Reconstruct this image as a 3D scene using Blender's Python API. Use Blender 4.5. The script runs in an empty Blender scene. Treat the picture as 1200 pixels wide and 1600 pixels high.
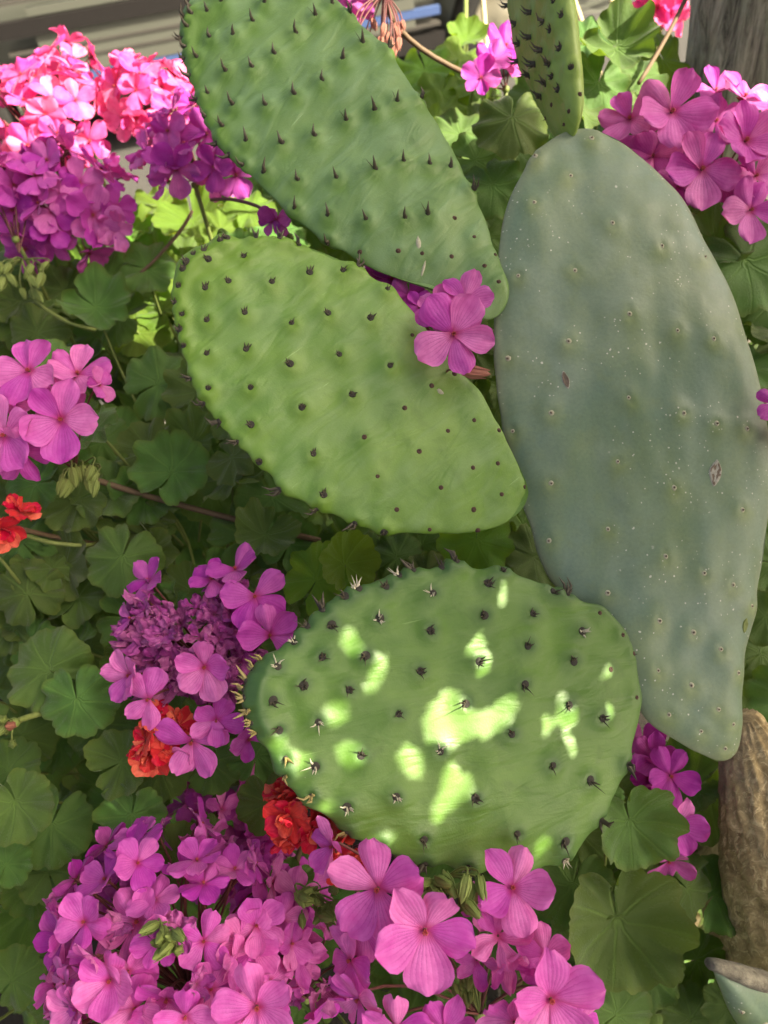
import bpy, math, random
import numpy as np
from mathutils import Vector, Matrix, noise
random.seed(7)
rnd = random.random
def ru(a, b): return a + (b - a) * random.random()

# ------------------------------------------------------------------ camera
scene = bpy.context.scene
col = scene.collection
CAM = Vector((0, 0, 1.40))
PITCH, ROLL, FPX = math.radians(46), math.radians(8), 1232.0
F = Vector((0, math.cos(PITCH), -math.sin(PITCH)))
R0 = Vector((1, 0, 0)); U0 = R0.cross(F)
RT = (R0 * math.cos(ROLL) - U0 * math.sin(ROLL)).normalized()
UP = (R0 * math.sin(ROLL) + U0 * math.cos(ROLL)).normalized()
cd = bpy.data.cameras.new('camera'); cam = bpy.data.objects.new('camera', cd); col.objects.link(cam)
cd.sensor_fit = 'VERTICAL'; cd.sensor_height = 36; cd.sensor_width = 27
cd.lens = 18.0 * FPX / 800.0
cd.clip_start = 0.01; cd.clip_end = 2000
cd.dof.use_dof = True; cd.dof.focus_distance = 0.50; cd.dof.aperture_fstop = cd.lens / 3.2
cam.matrix_world = Matrix(((RT.x, UP.x, -F.x, CAM.x), (RT.y, UP.y, -F.y, CAM.y), (RT.z, UP.z, -F.z, CAM.z), (0, 0, 0, 1)))
scene.camera = cam

def ray(px, py): return F + RT * ((px - 600) / FPX) + UP * ((800 - py) / FPX)
def P(px, py, d): return CAM + ray(px, py) * d
def proj(p):
    v = p - CAM; d = v.dot(F)
    return 600 + FPX * v.dot(RT) / d, 800 - FPX * v.dot(UP) / d, d
def cdir(x, y, z=None):
    if z is None: z = math.sqrt(max(0.02, 1 - x * x - y * y))
    return (RT * x + UP * y - F * z).normalized()

# ------------------------------------------------------------------ sky, sun, exposure
SUN = (RT * 0.72 + UP * 0.40 - F * 0.62).normalized()
w = bpy.data.worlds.new('World'); scene.world = w; w.use_nodes = True
nt = w.node_tree; bg = nt.nodes['Background']
sky = nt.nodes.new('ShaderNodeTexSky'); sky.sky_type = 'NISHITA'; sky.sun_disc = False
sky.sun_elevation = math.asin(SUN.z); sky.sun_rotation = math.atan2(SUN.x, SUN.y)
sky.dust_density = 7.0; sky.air_density = 0.45; sky.ozone_density = 0.0
bg.inputs['Strength'].default_value = 0.10
nt.links.new(sky.outputs[0], bg.inputs[0])
sl = bpy.data.lights.new('sun', 'SUN'); so = bpy.data.objects.new('sun', sl); col.objects.link(so)
sl.energy = 5.0; sl.angle = math.radians(0.5); sl.color = (1.0, 0.94, 0.82)
so.rotation_euler = SUN.to_track_quat('Z', 'Y').to_euler(); so.location = (2, 0, 4)
scene.view_settings.view_transform = 'Standard'; scene.view_settings.look = 'None'
scene.view_settings.exposure = 1.88; scene.view_settings.gamma = 1.0
scene.view_settings.use_white_balance = True      # camera balanced for open shade
scene.view_settings.white_balance_temperature = 7450; scene.view_settings.white_balance_tint = 4
scene.cycles.max_bounces = 6; scene.cycles.diffuse_bounces = 3; scene.cycles.glossy_bounces = 2; scene.cycles.transmission_bounces = 3

# ------------------------------------------------------------------ object helpers
WM = {}
def link(o, parent, W):
    col.objects.link(o)
    if parent is not None:
        o.parent = parent; o.matrix_basis = WM[parent.name].inverted() @ W
    else:
        o.matrix_basis = W
    WM[o.name] = W
    return o
I4 = Matrix.Identity(4)
def add(name, mesh, parent=None, W=I4):
    return link(bpy.data.objects.new(name, mesh), parent, W)
def thing(name, label, cat, loc, group=None):
    o = bpy.data.objects.new(name, None); o.empty_display_size = 0.02
    link(o, None, Matrix.Translation(loc))
    return tag(o, label, cat, group)
def tag(o, label, cat=None, group=None, kind=None):
    if label: o['label'] = label
    if cat: o['category'] = cat
    if group: o['group'] = group
    if kind: o['kind'] = kind
    return o
def mesh(name, V, Fc, mat, smooth=True, uv=None):
    me = bpy.data.meshes.new(name)
    me.from_pydata([tuple(v) for v in V], [], Fc); me.update()
    if mat is not None: me.materials.append(mat)
    if smooth and len(me.polygons): me.polygons.foreach_set('use_smooth', [True] * len(me.polygons))
    if uv is not None:
        l = me.uv_layers.new(name='UVMap')
        for lp in me.loops: l.data[lp.index].uv = uv[lp.vertex_index]
    return me
def frame(pos, z, yhint, s=1.0):
    z = z.normalized(); x = yhint.cross(z)
    if x.length < 1e-5: x = Vector((1, 0, 0)).cross(z)
    x.normalize(); y = z.cross(x)
    M = Matrix(((x.x, y.x, z.x, 0), (x.y, y.y, z.y, 0), (x.z, y.z, z.z, 0), (0, 0, 0, 1)))
    return Matrix.Translation(pos) @ M @ Matrix.Scale(s, 4)
class MB:
    def __init__(s): s.V = []; s.F = []
    def tube(s, pts, rad, n=6, cap=True):
        pts = [Vector(p) for p in pts]; b = len(s.V); k = len(pts)
        ref = Vector((0.31, 0.2, 0.93))
        for i, p in enumerate(pts):
            t = (pts[min(i + 1, k - 1)] - pts[max(i - 1, 0)]).normalized()
            a = t.cross(ref)
            if a.length < 0.1: a = t.cross(Vector((1, 0, 0)))
            a.normalize(); c = t.cross(a)
            r = rad[i] if isinstance(rad, (list, tuple)) else rad
            for j in range(n):
                q = 2 * math.pi * j / n
                s.V.append(p + (a * math.cos(q) + c * math.sin(q)) * r)
        for i in range(k - 1):
            for j in range(n):
                j2 = (j + 1) % n
                s.F.append((b + i * n + j, b + i * n + j2, b + (i + 1) * n + j2, b + (i + 1) * n + j))
        if cap:
            s.F.append(tuple(b + j for j in range(n))[::-1]); s.F.append(tuple(b + (k - 1) * n + j for j in range(n)))
        return s
    def box(s, lo, hi):
        b = len(s.V)
        for z in (lo[2], hi[2]):
            for x, y in ((lo[0], lo[1]), (hi[0], lo[1]), (hi[0], hi[1]), (lo[0], hi[1])): s.V.append(Vector((x, y, z)))
        for f in ((3, 2, 1, 0), (4, 5, 6, 7), (0, 1, 5, 4), (1, 2, 6, 5), (2, 3, 7, 6), (3, 0, 4, 7)): s.F.append(tuple(b + i for i in f))
        return s
    def lathe(s, prof, n=12, M=I4):
        b = len(s.V)
        for r, z in prof:
            for j in range(n):
                q = 2 * math.pi * j / n
                s.V.append(M @ Vector((r * math.cos(q), r * math.sin(q), z)))
        for i in range(len(prof) - 1):
            for j in range(n):
                j2 = (j + 1) % n
                s.F.append((b + i * n + j, b + i * n + j2, b + (i + 1) * n + j2, b + (i + 1) * n + j))
        return s
    def mesh(s, name, mat, smooth=True): return mesh(name, s.V, s.F, mat, smooth)
def bez(a, b, c, n=6):
    return [a * (1 - t) ** 2 + b * 2 * t * (1 - t) + c * t * t for t in [i / n for i in range(n + 1)]]
def catmull(pts, n, closed=True):
    P_ = [np.array(p, float) for p in pts]; out = []; k = len(P_)
    for i in range(k):
        p0, p1, p2, p3 = P_[(i - 1) % k], P_[i], P_[(i + 1) % k], P_[(i + 2) % k]
        for t in np.linspace(0, 1, 12, endpoint=False):
            out.append(0.5 * ((2 * p1) + (-p0 + p2) * t + (2 * p0 - 5 * p1 + 4 * p2 - p3) * t * t + (-p0 + 3 * p1 - 3 * p2 + p3) * t ** 3))
    out = np.array(out); d = np.linalg.norm(np.roll(out, -1, 0) - out, axis=1); s = np.concatenate([[0], np.cumsum(d)])
    q = np.linspace(0, s[-1], n, endpoint=False); o2 = np.vstack([out, out[:1]])
    return np.stack([np.interp(q, s, o2[:, 0]), np.interp(q, s, o2[:, 1])], 1)

# ------------------------------------------------------------------ material helpers
class NT:
    def __init__(s, name):
        s.m = bpy.data.materials.new(name); s.m.use_nodes = True; s.t = s.m.node_tree
        s.b = s.t.nodes['Principled BSDF']; s.out = s.t.nodes['Material Output']
    def n(s, typ, **kw):
        x = s.t.nodes.new(typ)
        for k, v in kw.items():
            if k.startswith('_'): setattr(x, k[1:], v)
        return x
    def l(s, a, b): s.t.links.new(a, b)
    def val(s, sock, v):
        if hasattr(v, 'is_output') or hasattr(v, 'links'): s.l(v, sock)
        else: sock.default_value = v
    def coord(s, kind='Object', scale=(1, 1, 1), rot=(0, 0, 0)):
        c = s.n('ShaderNodeTexCoord'); m = s.n('ShaderNodeMapping'); s.l(c.outputs[kind], m.inputs['Vector'])
        m.inputs['Scale'].default_value = scale; m.inputs['Rotation'].default_value = rot
        return m.outputs[0]
    def noise(s, vec, scale, detail=3, rough=0.5, dist=0):
        x = s.n('ShaderNodeTexNoise'); s.l(vec, x.inputs['Vector']); x.inputs['Scale'].default_value = scale
        x.inputs['Detail'].default_value = detail; x.inputs['Roughness'].default_value = rough; x.inputs['Distortion'].default_value = dist
        return x.outputs['Fac']
    def vor(s, vec, scale, out='Distance', rnd_=1.0):
        x = s.n('ShaderNodeTexVoronoi'); s.l(vec, x.inputs['Vector']); x.inputs['Scale'].default_value = scale
        x.inputs['Randomness'].default_value = rnd_
        return x.outputs[out]
    def ramp(s, fac, stops):
        x = s.n('ShaderNodeValToRGB'); s.l(fac, x.inputs[0]); e = x.color_ramp.elements
        while len(e) < len(stops): e.new(0.5)
        for i, (p, c) in enumerate(stops):
            e[i].position = p; e[i].color = (c, c, c, 1) if isinstance(c, (int, float)) else (*c, 1)
        return x.outputs[0]
    def mix(s, fac, a, b, mode='MIX'):
        x = s.n('ShaderNodeMix', _data_type='RGBA', _blend_type=mode)
        s.val(x.inputs[0], fac)
        for sock, v in ((x.inputs[6], a), (x.inputs[7], b)):
            if isinstance(v, tuple): sock.default_value = (*v, 1)
            else: s.l(v, sock)
        return x.outputs[2]
    def math(s, op, a, b=None, c=None, clamp=False):
        x = s.n('ShaderNodeMath', _operation=op); x.use_clamp = clamp
        for i, v in enumerate((a, b, c)):
            if v is not None: s.val(x.inputs[i], v)
        return x.outputs[0]
    def bump(s, h, strength=0.3, dist=0.002, nrm=None):
        x = s.n('ShaderNodeBump'); s.l(h, x.inputs['Height']); x.inputs['Strength'].default_value = strength; x.inputs['Distance'].default_value = dist
        if nrm is not None: s.l(nrm, x.inputs['Normal'])
        return x.outputs[0]
    def attr(s, name):
        x = s.n('ShaderNodeAttribute'); x.attribute_name = name; return x.outputs['Fac']
    def fin(s, colr, rough=0.6, nrm=None, spec=0.5, transl=0.0, tcol=None, sss=0.0, sssr=(0.3, 0.6, 0.15), sheen=0):
        if isinstance(colr, tuple): s.b.inputs['Base Color'].default_value = (*colr, 1)
        else: s.l(colr, s.b.inputs['Base Color'])
        s.val(s.b.inputs['Roughness'], rough); s.b.inputs['Specular IOR Level'].default_value = spec
        if nrm is not None: s.l(nrm, s.b.inputs['Normal'])
        if sss:
            s.b.inputs['Subsurface Weight'].default_value = sss; s.b.inputs['Subsurface Radius'].default_value = sssr
            s.b.inputs['Subsurface Scale'].default_value = 0.012
        if sheen: s.b.inputs['Sheen Weight'].default_value = sheen; s.b.inputs['Sheen Roughness'].default_value = 0.4
        if transl:
            tb = s.n('ShaderNodeBsdfTranslucent'); mx = s.n('ShaderNodeMixShader'); mx.inputs[0].default_value = transl
            if isinstance(tcol, tuple): tb.inputs[0].default_value = (*tcol, 1)
            else: s.l(tcol if tcol is not None else colr, tb.inputs[0])
            s.l(s.b.outputs[0], mx.inputs[1]); s.l(tb.outputs[0], mx.inputs[2]); s.l(mx.outputs[0], s.out.inputs[0])
        return s.m
    def orand(s): return s.n('ShaderNodeObjectInfo').outputs['Random']

def plain(name, c, rough=0.6, var=0.25, scale=300, transl=0, spec=0.4):
    t = NT(name); v = t.coord(); f = t.noise(v, scale, 3)
    lo = tuple(x * (1 - var) for x in c); hi = tuple(min(1, x * (1 + var)) for x in c)
    return t.fin(t.mix(f, lo, hi), rough, t.bump(f, 0.3, 0.0006), spec, transl)

def mat_young(name, c0, c1, chalo, ang, bloom):
    t = NT(name); v = t.coord(scale=(1, 1, 1), rot=(0, 0, ang))
    st = t.n('ShaderNodeMapping'); t.l(v, st.inputs[0]); st.inputs['Scale'].default_value = (3.2, 1, 1)
    big = t.noise(v, 22, 4, 0.55, 0.4); streak = t.noise(st.outputs[0], 24, 3, 0.5, 0.7); fine = t.noise(v, 900, 2)
    c = t.mix(t.ramp(big, [(0.35, 0.0), (0.66, 1.0)]), c0, c1)
    c = t.mix(t.math('MULTIPLY', t.ramp(streak, [(0.45, 0.0), (0.72, 1.0)]), 0.55), c, bloom)
    blot = t.noise(v, 60, 6, 0.7, 0.8)
    c = t.mix(t.math('MULTIPLY', t.ramp(blot, [(0.50, 0.0), (0.70, 1.0)]), 0.32), c, bloom)
    c = t.mix(t.math('MULTIPLY', t.ramp(t.noise(v, 34, 5, 0.6, 1.0), [(0.56, 0.0), (0.75, 1.0)]), 0.5), c, tuple(x * 0.62 for x in c0))
    scr = t.n('ShaderNodeMapping'); t.l(v, scr.inputs[0]); scr.inputs['Scale'].default_value = (9, 0.6, 1); scr.inputs['Rotation'].default_value = (0, 0, 0.5)
    c = t.mix(t.math('MULTIPLY', t.ramp(t.noise(scr.outputs[0], 45, 3, 0.6, 0.3), [(0.70, 0.0), (0.76, 1.0)]), 0.45), c, tuple(min(1, x * 1.7) for x in bloom))
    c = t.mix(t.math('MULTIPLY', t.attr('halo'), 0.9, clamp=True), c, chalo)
    c = t.mix(t.math('MULTIPLY', t.attr('rim'), 0.5, clamp=True), c, chalo)
    sp = t.ramp(t.vor(v, 150), [(0.0, 1.0), (0.07, 0.0)])
    spm = t.ramp(t.noise(v, 45, 2), [(0.6, 0.0), (0.64, 1.0)])
    c = t.mix(t.math('MULTIPLY', t.math('MULTIPLY', sp, spm), 0.5), c, (0.45, 0.46, 0.36))
    c = t.mix(t.math('MULTIPLY', fine, 0.22), c, tuple(x * 0.6 for x in c0))
    h = t.math('ADD', t.math('MULTIPLY', streak, 1.0), t.math('MULTIPLY', fine, 0.06))
    return t.fin(c, t.ramp(streak, [(0.3, 0.42), (0.7, 0.58)]), t.bump(h, 0.5, 0.004), 0.5)

def mat_old(name):
    t = NT(name); v = t.coord()
    st = t.n('ShaderNodeMapping'); t.l(v, st.inputs[0]); st.inputs['Scale'].default_value = (2.0, 0.8, 1)
    big = t.noise(v, 11, 5, 0.6, 0.3); streak = t.noise(st.outputs[0], 12, 3, 0.5, 0.5); fine = t.noise(v, 420, 4, 0.7); mid = t.noise(v, 70, 4, 0.6)
    c = t.mix(t.ramp(big, [(0.36, 0.0), (0.64, 1.0)]), (0.115, 0.195, 0.140), (0.155, 0.225, 0.110))
    c = t.mix(t.math('MULTIPLY', t.ramp(streak, [(0.42, 0.0), (0.68, 1.0)]), 0.7), c, (0.185, 0.265, 0.205))
    c = t.mix(t.math('MULTIPLY', t.ramp(mid, [(0.5, 0.0), (0.75, 1.0)]), 0.5), c, (0.15, 0.21, 0.10))
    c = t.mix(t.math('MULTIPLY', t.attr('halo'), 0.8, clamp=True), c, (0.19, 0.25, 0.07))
    c = t.mix(t.math('MULTIPLY', t.attr('rim'), 0.7, clamp=True), c, (0.25, 0.28, 0.17))
    c = t.mix(t.ramp(fine, [(0.35, 0.30), (0.65, 0.0)]), c, (0.075, 0.12, 0.085))
    # pale lenticel specks in two sizes
    wv = t.n('ShaderNodeMapping'); t.l(v, wv.inputs[0]); wv.inputs['Rotation'].default_value = (0.3, 0.2, 0.9)
    dis = t.math('MULTIPLY', t.math('SUBTRACT', t.noise(v, 420, 3, 0.7), 0.5), 0.45)
    for sc, r, lo, nm in ((120, 0.095, 0.55, 17), (230, 0.135, 0.51, 23), (70, 0.070, 0.56, 9)):
        d = t.math('ADD', t.vor(wv.outputs[0], sc), dis)
        s1 = t.ramp(d, [(r - 0.05, 1.0), (r, 0.0)])
        m1 = t.ramp(t.noise(v, nm, 3), [(lo, 0.0), (lo + 0.05, 1.0)])
        c = t.mix(t.math('MULTIPLY', s1, m1), c, (0.50, 0.52, 0.45))
    h = t.math('ADD', big, t.math('MULTIPLY', fine, 0.05))
    return t.fin(c, t.ramp(mid, [(0.3, 0.36), (0.7, 0.5)]), t.bump(h, 0.5, 0.003), 0.5)

def mat_leaf(name, c0, c1, tc, tr=0.25, warm=(0.10, 0.13, 0.02)):
    t = NT(name); u = t.n('ShaderNodeUVMap'); sx = t.n('ShaderNodeSeparateXYZ'); t.l(u.outputs[0], sx.inputs[0])
    v = t.coord(); big = t.noise(v, 2.2, 4, 0.6); fine = t.noise(v, 22, 4, 0.65); r = t.orand()
    c = t.mix(big, c0, c1)
    hs = t.n('ShaderNodeHueSaturation'); t.l(c, hs.inputs['Color'])
    t.l(t.math('MULTIPLY_ADD', r, 0.05, 0.475), hs.inputs['Hue']); t.l(t.math('MULTIPLY_ADD', r, 0.6, 0.7), hs.inputs['Value'])
    c = hs.outputs[0]
    # zonal ring, veins, pale rim
    ring = t.ramp(sx.outputs['Y'], [(0.30, 0.0), (0.52, 0.45), (0.62, 0.35), (0.78, 0.0)])
    c = t.mix(t.math('MULTIPLY', ring, t.math('MULTIPLY', r, 0.7)), c, tuple(x * 0.45 for x in c0))
    pp = t.math('PINGPONG', t.math('ADD', t.math('MULTIPLY', sx.outputs['X'], 7.0), t.math('MULTIPLY', t.math('SUBTRACT', fine, 0.5), 0.16)), 0.5)
    vd = t.math('MULTIPLY', pp, sx.outputs['Y'])
    vein = t.ramp(vd, [(0.008, 1.0), (0.035, 0.0)])
    pp2 = t.math('PINGPONG', t.math('ADD', t.math('MULTIPLY', sx.outputs['X'], 21.0), t.math('MULTIPLY', fine, 1.5)), 0.5)
    v2 = t.math('MULTIPLY', t.ramp(pp2, [(0.0, 1.0), (0.12, 0.0)]), t.ramp(sx.outputs['Y'], [(0.35, 0.0), (0.6, 0.5)]))
    veins = t.math('MAXIMUM', vein, v2)
    c = t.mix(t.math('MULTIPLY', veins, 0.20), c, tuple(min(1, x * 2.2) for x in c1))
    c = t.mix(t.ramp(sx.outputs['Y'], [(0.86, 0.0), (1.0, 0.6)]), c, warm)
    h = t.math('SUBTRACT', t.math('MULTIPLY', fine, 0.8), veins)
    bp = t.bump(h, 0.55, 0.0016)
    return t.fin(c, 0.58, bp, 0.35, tr, t.mix(0.75, c, tc), sheen=0.25)

def mat_petal(name, c0, c1, vein, base, tc, tr=0.24):
    t = NT(name); u = t.n('ShaderNodeUVMap'); sx = t.n('ShaderNodeSeparateXYZ'); t.l(u.outputs[0], sx.inputs[0])
    r = t.orand(); v = t.coord(); f = t.noise(v, 3, 3); ff = t.noise(v, 26, 3)
    c = t.mix(t.ramp(f, [(0.3, 0.0), (0.7, 1.0)]), c0, c1)
    hs = t.n('ShaderNodeHueSaturation'); t.l(c, hs.inputs['Color'])
    t.l(t.math('MULTIPLY_ADD', r, 0.035, 0.4825), hs.inputs['Hue']); t.l(t.math('MULTIPLY_ADD', r, 0.35, 0.82), hs.inputs['Value'])
    t.l(t.math('MULTIPLY_ADD', r, -0.18, 1.05), hs.inputs['Saturation'])
    c = hs.outputs[0]
    x = t.math('ADD', t.math('MULTIPLY', sx.outputs['X'], 9.0), t.math('MULTIPLY', ff, 0.5))
    pp = t.math('PINGPONG', x, 0.5)
    vm = t.math('MULTIPLY', t.ramp(pp, [(0.0, 1.0), (0.14, 0.0)]), t.ramp(sx.outputs['Y'], [(0.1, 0.95), (0.45, 0.6), (0.92, 0.0)]))
    c = t.mix(vm, c, vein)
    c = t.mix(t.ramp(sx.outputs['Y'], [(0.0, 0.75), (0.22, 0.0)]), c, base)
    h = t.math('ADD', pp, t.math('MULTIPLY', ff, 0.7))
    return t.fin(c, 0.5, t.bump(h, 0.35, 0.0009), 0.3, tr, t.mix(0.6, c, tc), sheen=0.15)

M_LEAF = mat_leaf('geranium_leaf', (0.056, 0.120, 0.024), (0.095, 0.180, 0.034), (0.28, 0.46, 0.03))
M_LEAF2 = mat_leaf('geranium_leaf_fresh', (0.10, 0.22, 0.026), (0.16, 0.30, 0.036), (0.42, 0.62, 0.02), 0.45, (0.14, 0.22, 0.03))
M_PINK = mat_petal('petal_pink', (0.56, 0.060, 0.44), (0.74, 0.16, 0.62), (0.34, 0.015, 0.25), (0.42, 0.02, 0.10), (0.95, 0.06, 0.26), 0.32)
M_PURP = mat_petal('petal_magenta', (0.42, 0.030, 0.38), (0.58, 0.08, 0.50), (0.28, 0.012, 0.20), (0.36, 0.02, 0.10), (0.90, 0.05, 0.28), 0.28)
M_PINK_LIT = mat_petal('petal_pink_sunlit', (0.74, 0.055, 0.30), (0.86, 0.15, 0.45), (0.45, 0.015, 0.18), (0.5, 0.02, 0.08), (1.0, 0.05, 0.20), 0.34)  # sunlit copy of the pink petal, sun warmth put into its colour
M_WILT = mat_petal('petal_wilted', (0.36, 0.035, 0.27), (0.52, 0.11, 0.41), (0.18, 0.012, 0.12), (0.20, 0.03, 0.07), (0.5, 0.08, 0.3), 0.2)
M_RED = mat_petal('petal_red', (0.58, 0.006, 0.010), (0.70, 0.014, 0.016), (0.40, 0.004, 0.008), (0.36, 0.005, 0.008), (0.85, 0.02, 0.02), 0.25)
M_STEMG = plain('stem_green', (0.16, 0.20, 0.055), 0.6)
M_STEMR = plain('stem_red', (0.14, 0.045, 0.045), 0.55)
M_STEMB = plain('stem_brown', (0.13, 0.085, 0.05), 0.7)
M_BUD = plain('bud_green', (0.20, 0.26, 0.07), 0.6, 0.35, 500, 0.15)
M_BUDP = plain('bud_pinkish', (0.40, 0.16, 0.12), 0.6, 0.4, 500, 0.2)
M_STAM = plain('stamen', (0.38, 0.05, 0.05), 0.5)
M_AREO = plain('areole_wool', (0.040, 0.036, 0.030), 0.9, 0.6, 900)
M_AREOR = plain('areole_russet', (0.085, 0.048, 0.036), 0.9, 0.4, 900)
M_AREOO = plain('areole_pale', (0.40, 0.39, 0.29), 0.9, 0.35, 900)
M_THORN = plain('thorn_dark', (0.070, 0.058, 0.040), 0.5, 0.5, 500)
M_SPINE = plain('spine_pale', (0.62, 0.57, 0.44), 0.4, 0.2)
M_GOLD = plain('bristle_gold', (0.42, 0.34, 0.14), 0.5, 0.3, 300, 0.2)
M_STRAW = plain('straw', (0.62, 0.52, 0.28), 0.6, 0.2, 80)
M_SCAR = plain('scar_cork', (0.36, 0.35, 0.30), 0.9, 0.5, 500); M_SCARC = plain('scar_centre', (0.17, 0.13, 0.10), 0.9, 0.5, 500)

# ------------------------------------------------------------------ the setting
t = NT('asphalt'); v = t.coord(); f = t.noise(v, 9, 6, 0.7); g = t.vor(v, 130)
m_asph = t.fin(t.mix(g, t.mix(f, (0.030, 0.028, 0.027), (0.048, 0.045, 0.042)), (0.06, 0.057, 0.054)), 0.9, t.bump(g, 0.5, 0.004))
t = NT('soil'); v = t.coord(); f = t.noise(v, 14, 8, 0.7); g = t.noise(v, 90, 5, 0.7)
m_soil = t.fin(t.mix(g, t.mix(f, (0.006, 0.0045, 0.003), (0.014, 0.010, 0.007)), (0.018, 0.013, 0.009)), 0.95, t.bump(t.math('ADD', f, g), 0.9, 0.02))
t = NT('kerb_concrete'); v = t.coord(); f = t.noise(v, 30, 6, 0.7)
m_kerb = t.fin(t.mix(f, (0.09, 0.085, 0.075), (0.15, 0.14, 0.125)), 0.9, t.bump(f, 0.5, 0.004))
g = add('ground', mesh('ground', [(-300, -300, 0), (300, -300, 0), (300, 300, 0), (-300, 300, 0)], [(0, 1, 2, 3)], m_asph)); g['kind'] = 'structure'
V = []; Fc = []; nx, ny = 90, 60
for j in range(ny + 1):
    for i in range(nx + 1):
        x = -2.4 + 4.8 * i / nx; y = -0.9 + 2.5 * j / ny
        V.append((x, y, 0.06 + 0.03 * noise.noise(Vector((x * 3, y * 3, 0))) + 0.015 * noise.noise(Vector((x * 11, y * 11, 4)))))
for j in range(ny):
    for i in range(nx): a = j * (nx + 1) + i; Fc.append((a, a + 1, a + nx + 2, a + nx + 1))
g = add('flower_bed_soil', mesh('flower_bed_soil', V, Fc, m_soil)); g['kind'] = 'structure'
g = add('kerb', MB().box((-2.4, 1.603, -0.05), (2.4, 1.72, 0.10)).mesh('kerb', m_kerb, False)); g['kind'] = 'structure'

# ------------------------------------------------------------------ prickly pear cactus
CB = Vector((0.40, 0.42, 0.05))
cactus = thing('prickly_pear_cactus', 'prickly pear cactus with broad green spiny pads on a brown corky trunk', 'cactus', CB)

def area_mesh(name, base_mat, r, spines, mat2, dome=0.5):
    b = MB(); b.lathe([(r, -0.3 * r), (r * 0.95, 0.15 * r), (r * 0.62, dome * r), (0.05 * r, dome * 0.8 * r)], 9)
    nf = len(b.F)
    for (dx, dy, ln, rad, curl) in spines:
        p0 = Vector((dx * r * 0.4, dy * r * 0.4, 0)); d = Vector((dx, dy, 1.0)).normalized()
        p1 = p0 + d * ln * 0.55; p2 = p0 + (d + Vector((0, curl, 0.0))).normalized() * ln
        b.tube([p0, p1, p2], [rad, rad * 0.62, rad * 0.08], 5, False)
    me = b.mesh(name, base_mat); me.materials.append(mat2)
    me.polygons.foreach_set('material_index', [0 if i < nf else 1 for i in range(len(me.polygons))])
    return me
AR = {'rim': [], 'thorn': [], 'tuft': [], 'spine': [], 'small': [], 'old': [], 'gold': []}
for k in range(5):
    AR['thorn'].append(area_mesh('areole_thorn', M_AREO, 0.0021, [(ru(-.2, .2), ru(.0, .3), ru(.006, .009), 0.0015, ru(.3, .9)), (ru(-.6, .6), ru(-.5, .2), ru(.003, .005), 0.0007, 0.2)] + ([(-.8, .5, .0075, .0003, 0)] if k == 0 else []), M_THORN))
    AR['tuft'].append(area_mesh('areole_tuft', M_AREO, 0.0024, [(ru(-.8, .8), ru(-.5, .9), ru(.002, .0042), 0.0007, ru(-.2, .5)) for _ in range(5)], M_THORN))
    AR['spine'].append(area_mesh('areole_spine', M_AREO, 0.0024, [(ru(-.9, .5), ru(-.9, .5), ru(.003, .0055), 0.0006, ru(-.3, .3)) for _ in range(4)] + [(ru(-1, .3), ru(-.8, .2), ru(.006, .010), 0.00035, 0) for _ in range(1 + k % 2)], M_SPINE if k % 2 else M_THORN))
    AR['rim'].append(area_mesh('areole_rim', M_AREO, 0.0022, [(ru(-.5, .5), ru(-.1, .7), ru(.005, .0095), 0.0011, ru(-.2, .9)) for _ in range(3)] + [(ru(-.9, .9), ru(-.6, .4), ru(.003, .005), 0.0008, 0) for _ in range(2)], M_THORN))
    AR['small'].append(area_mesh('areole_small', M_AREOR, 0.0016, [(ru(-.4, .4), ru(-.3, .6), ru(.0012, .0025), 0.0005, .1)], M_THORN))
    AR['old'].append(area_mesh('areole_old', M_AREOO, 0.0019, [(ru(-.2, .2), 0, 0.0018, 0.0010, 0)], M_SCARC, 0.45))
    AR['gold'].append(area_mesh('areole_bristle', M_AREO, 0.0019, [(ru(-.9, .9), ru(-.6, .6), ru(.004, .0085), 0.0010, ru(-.6, .6)) for _ in range(4)], M_GOLD))

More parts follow.
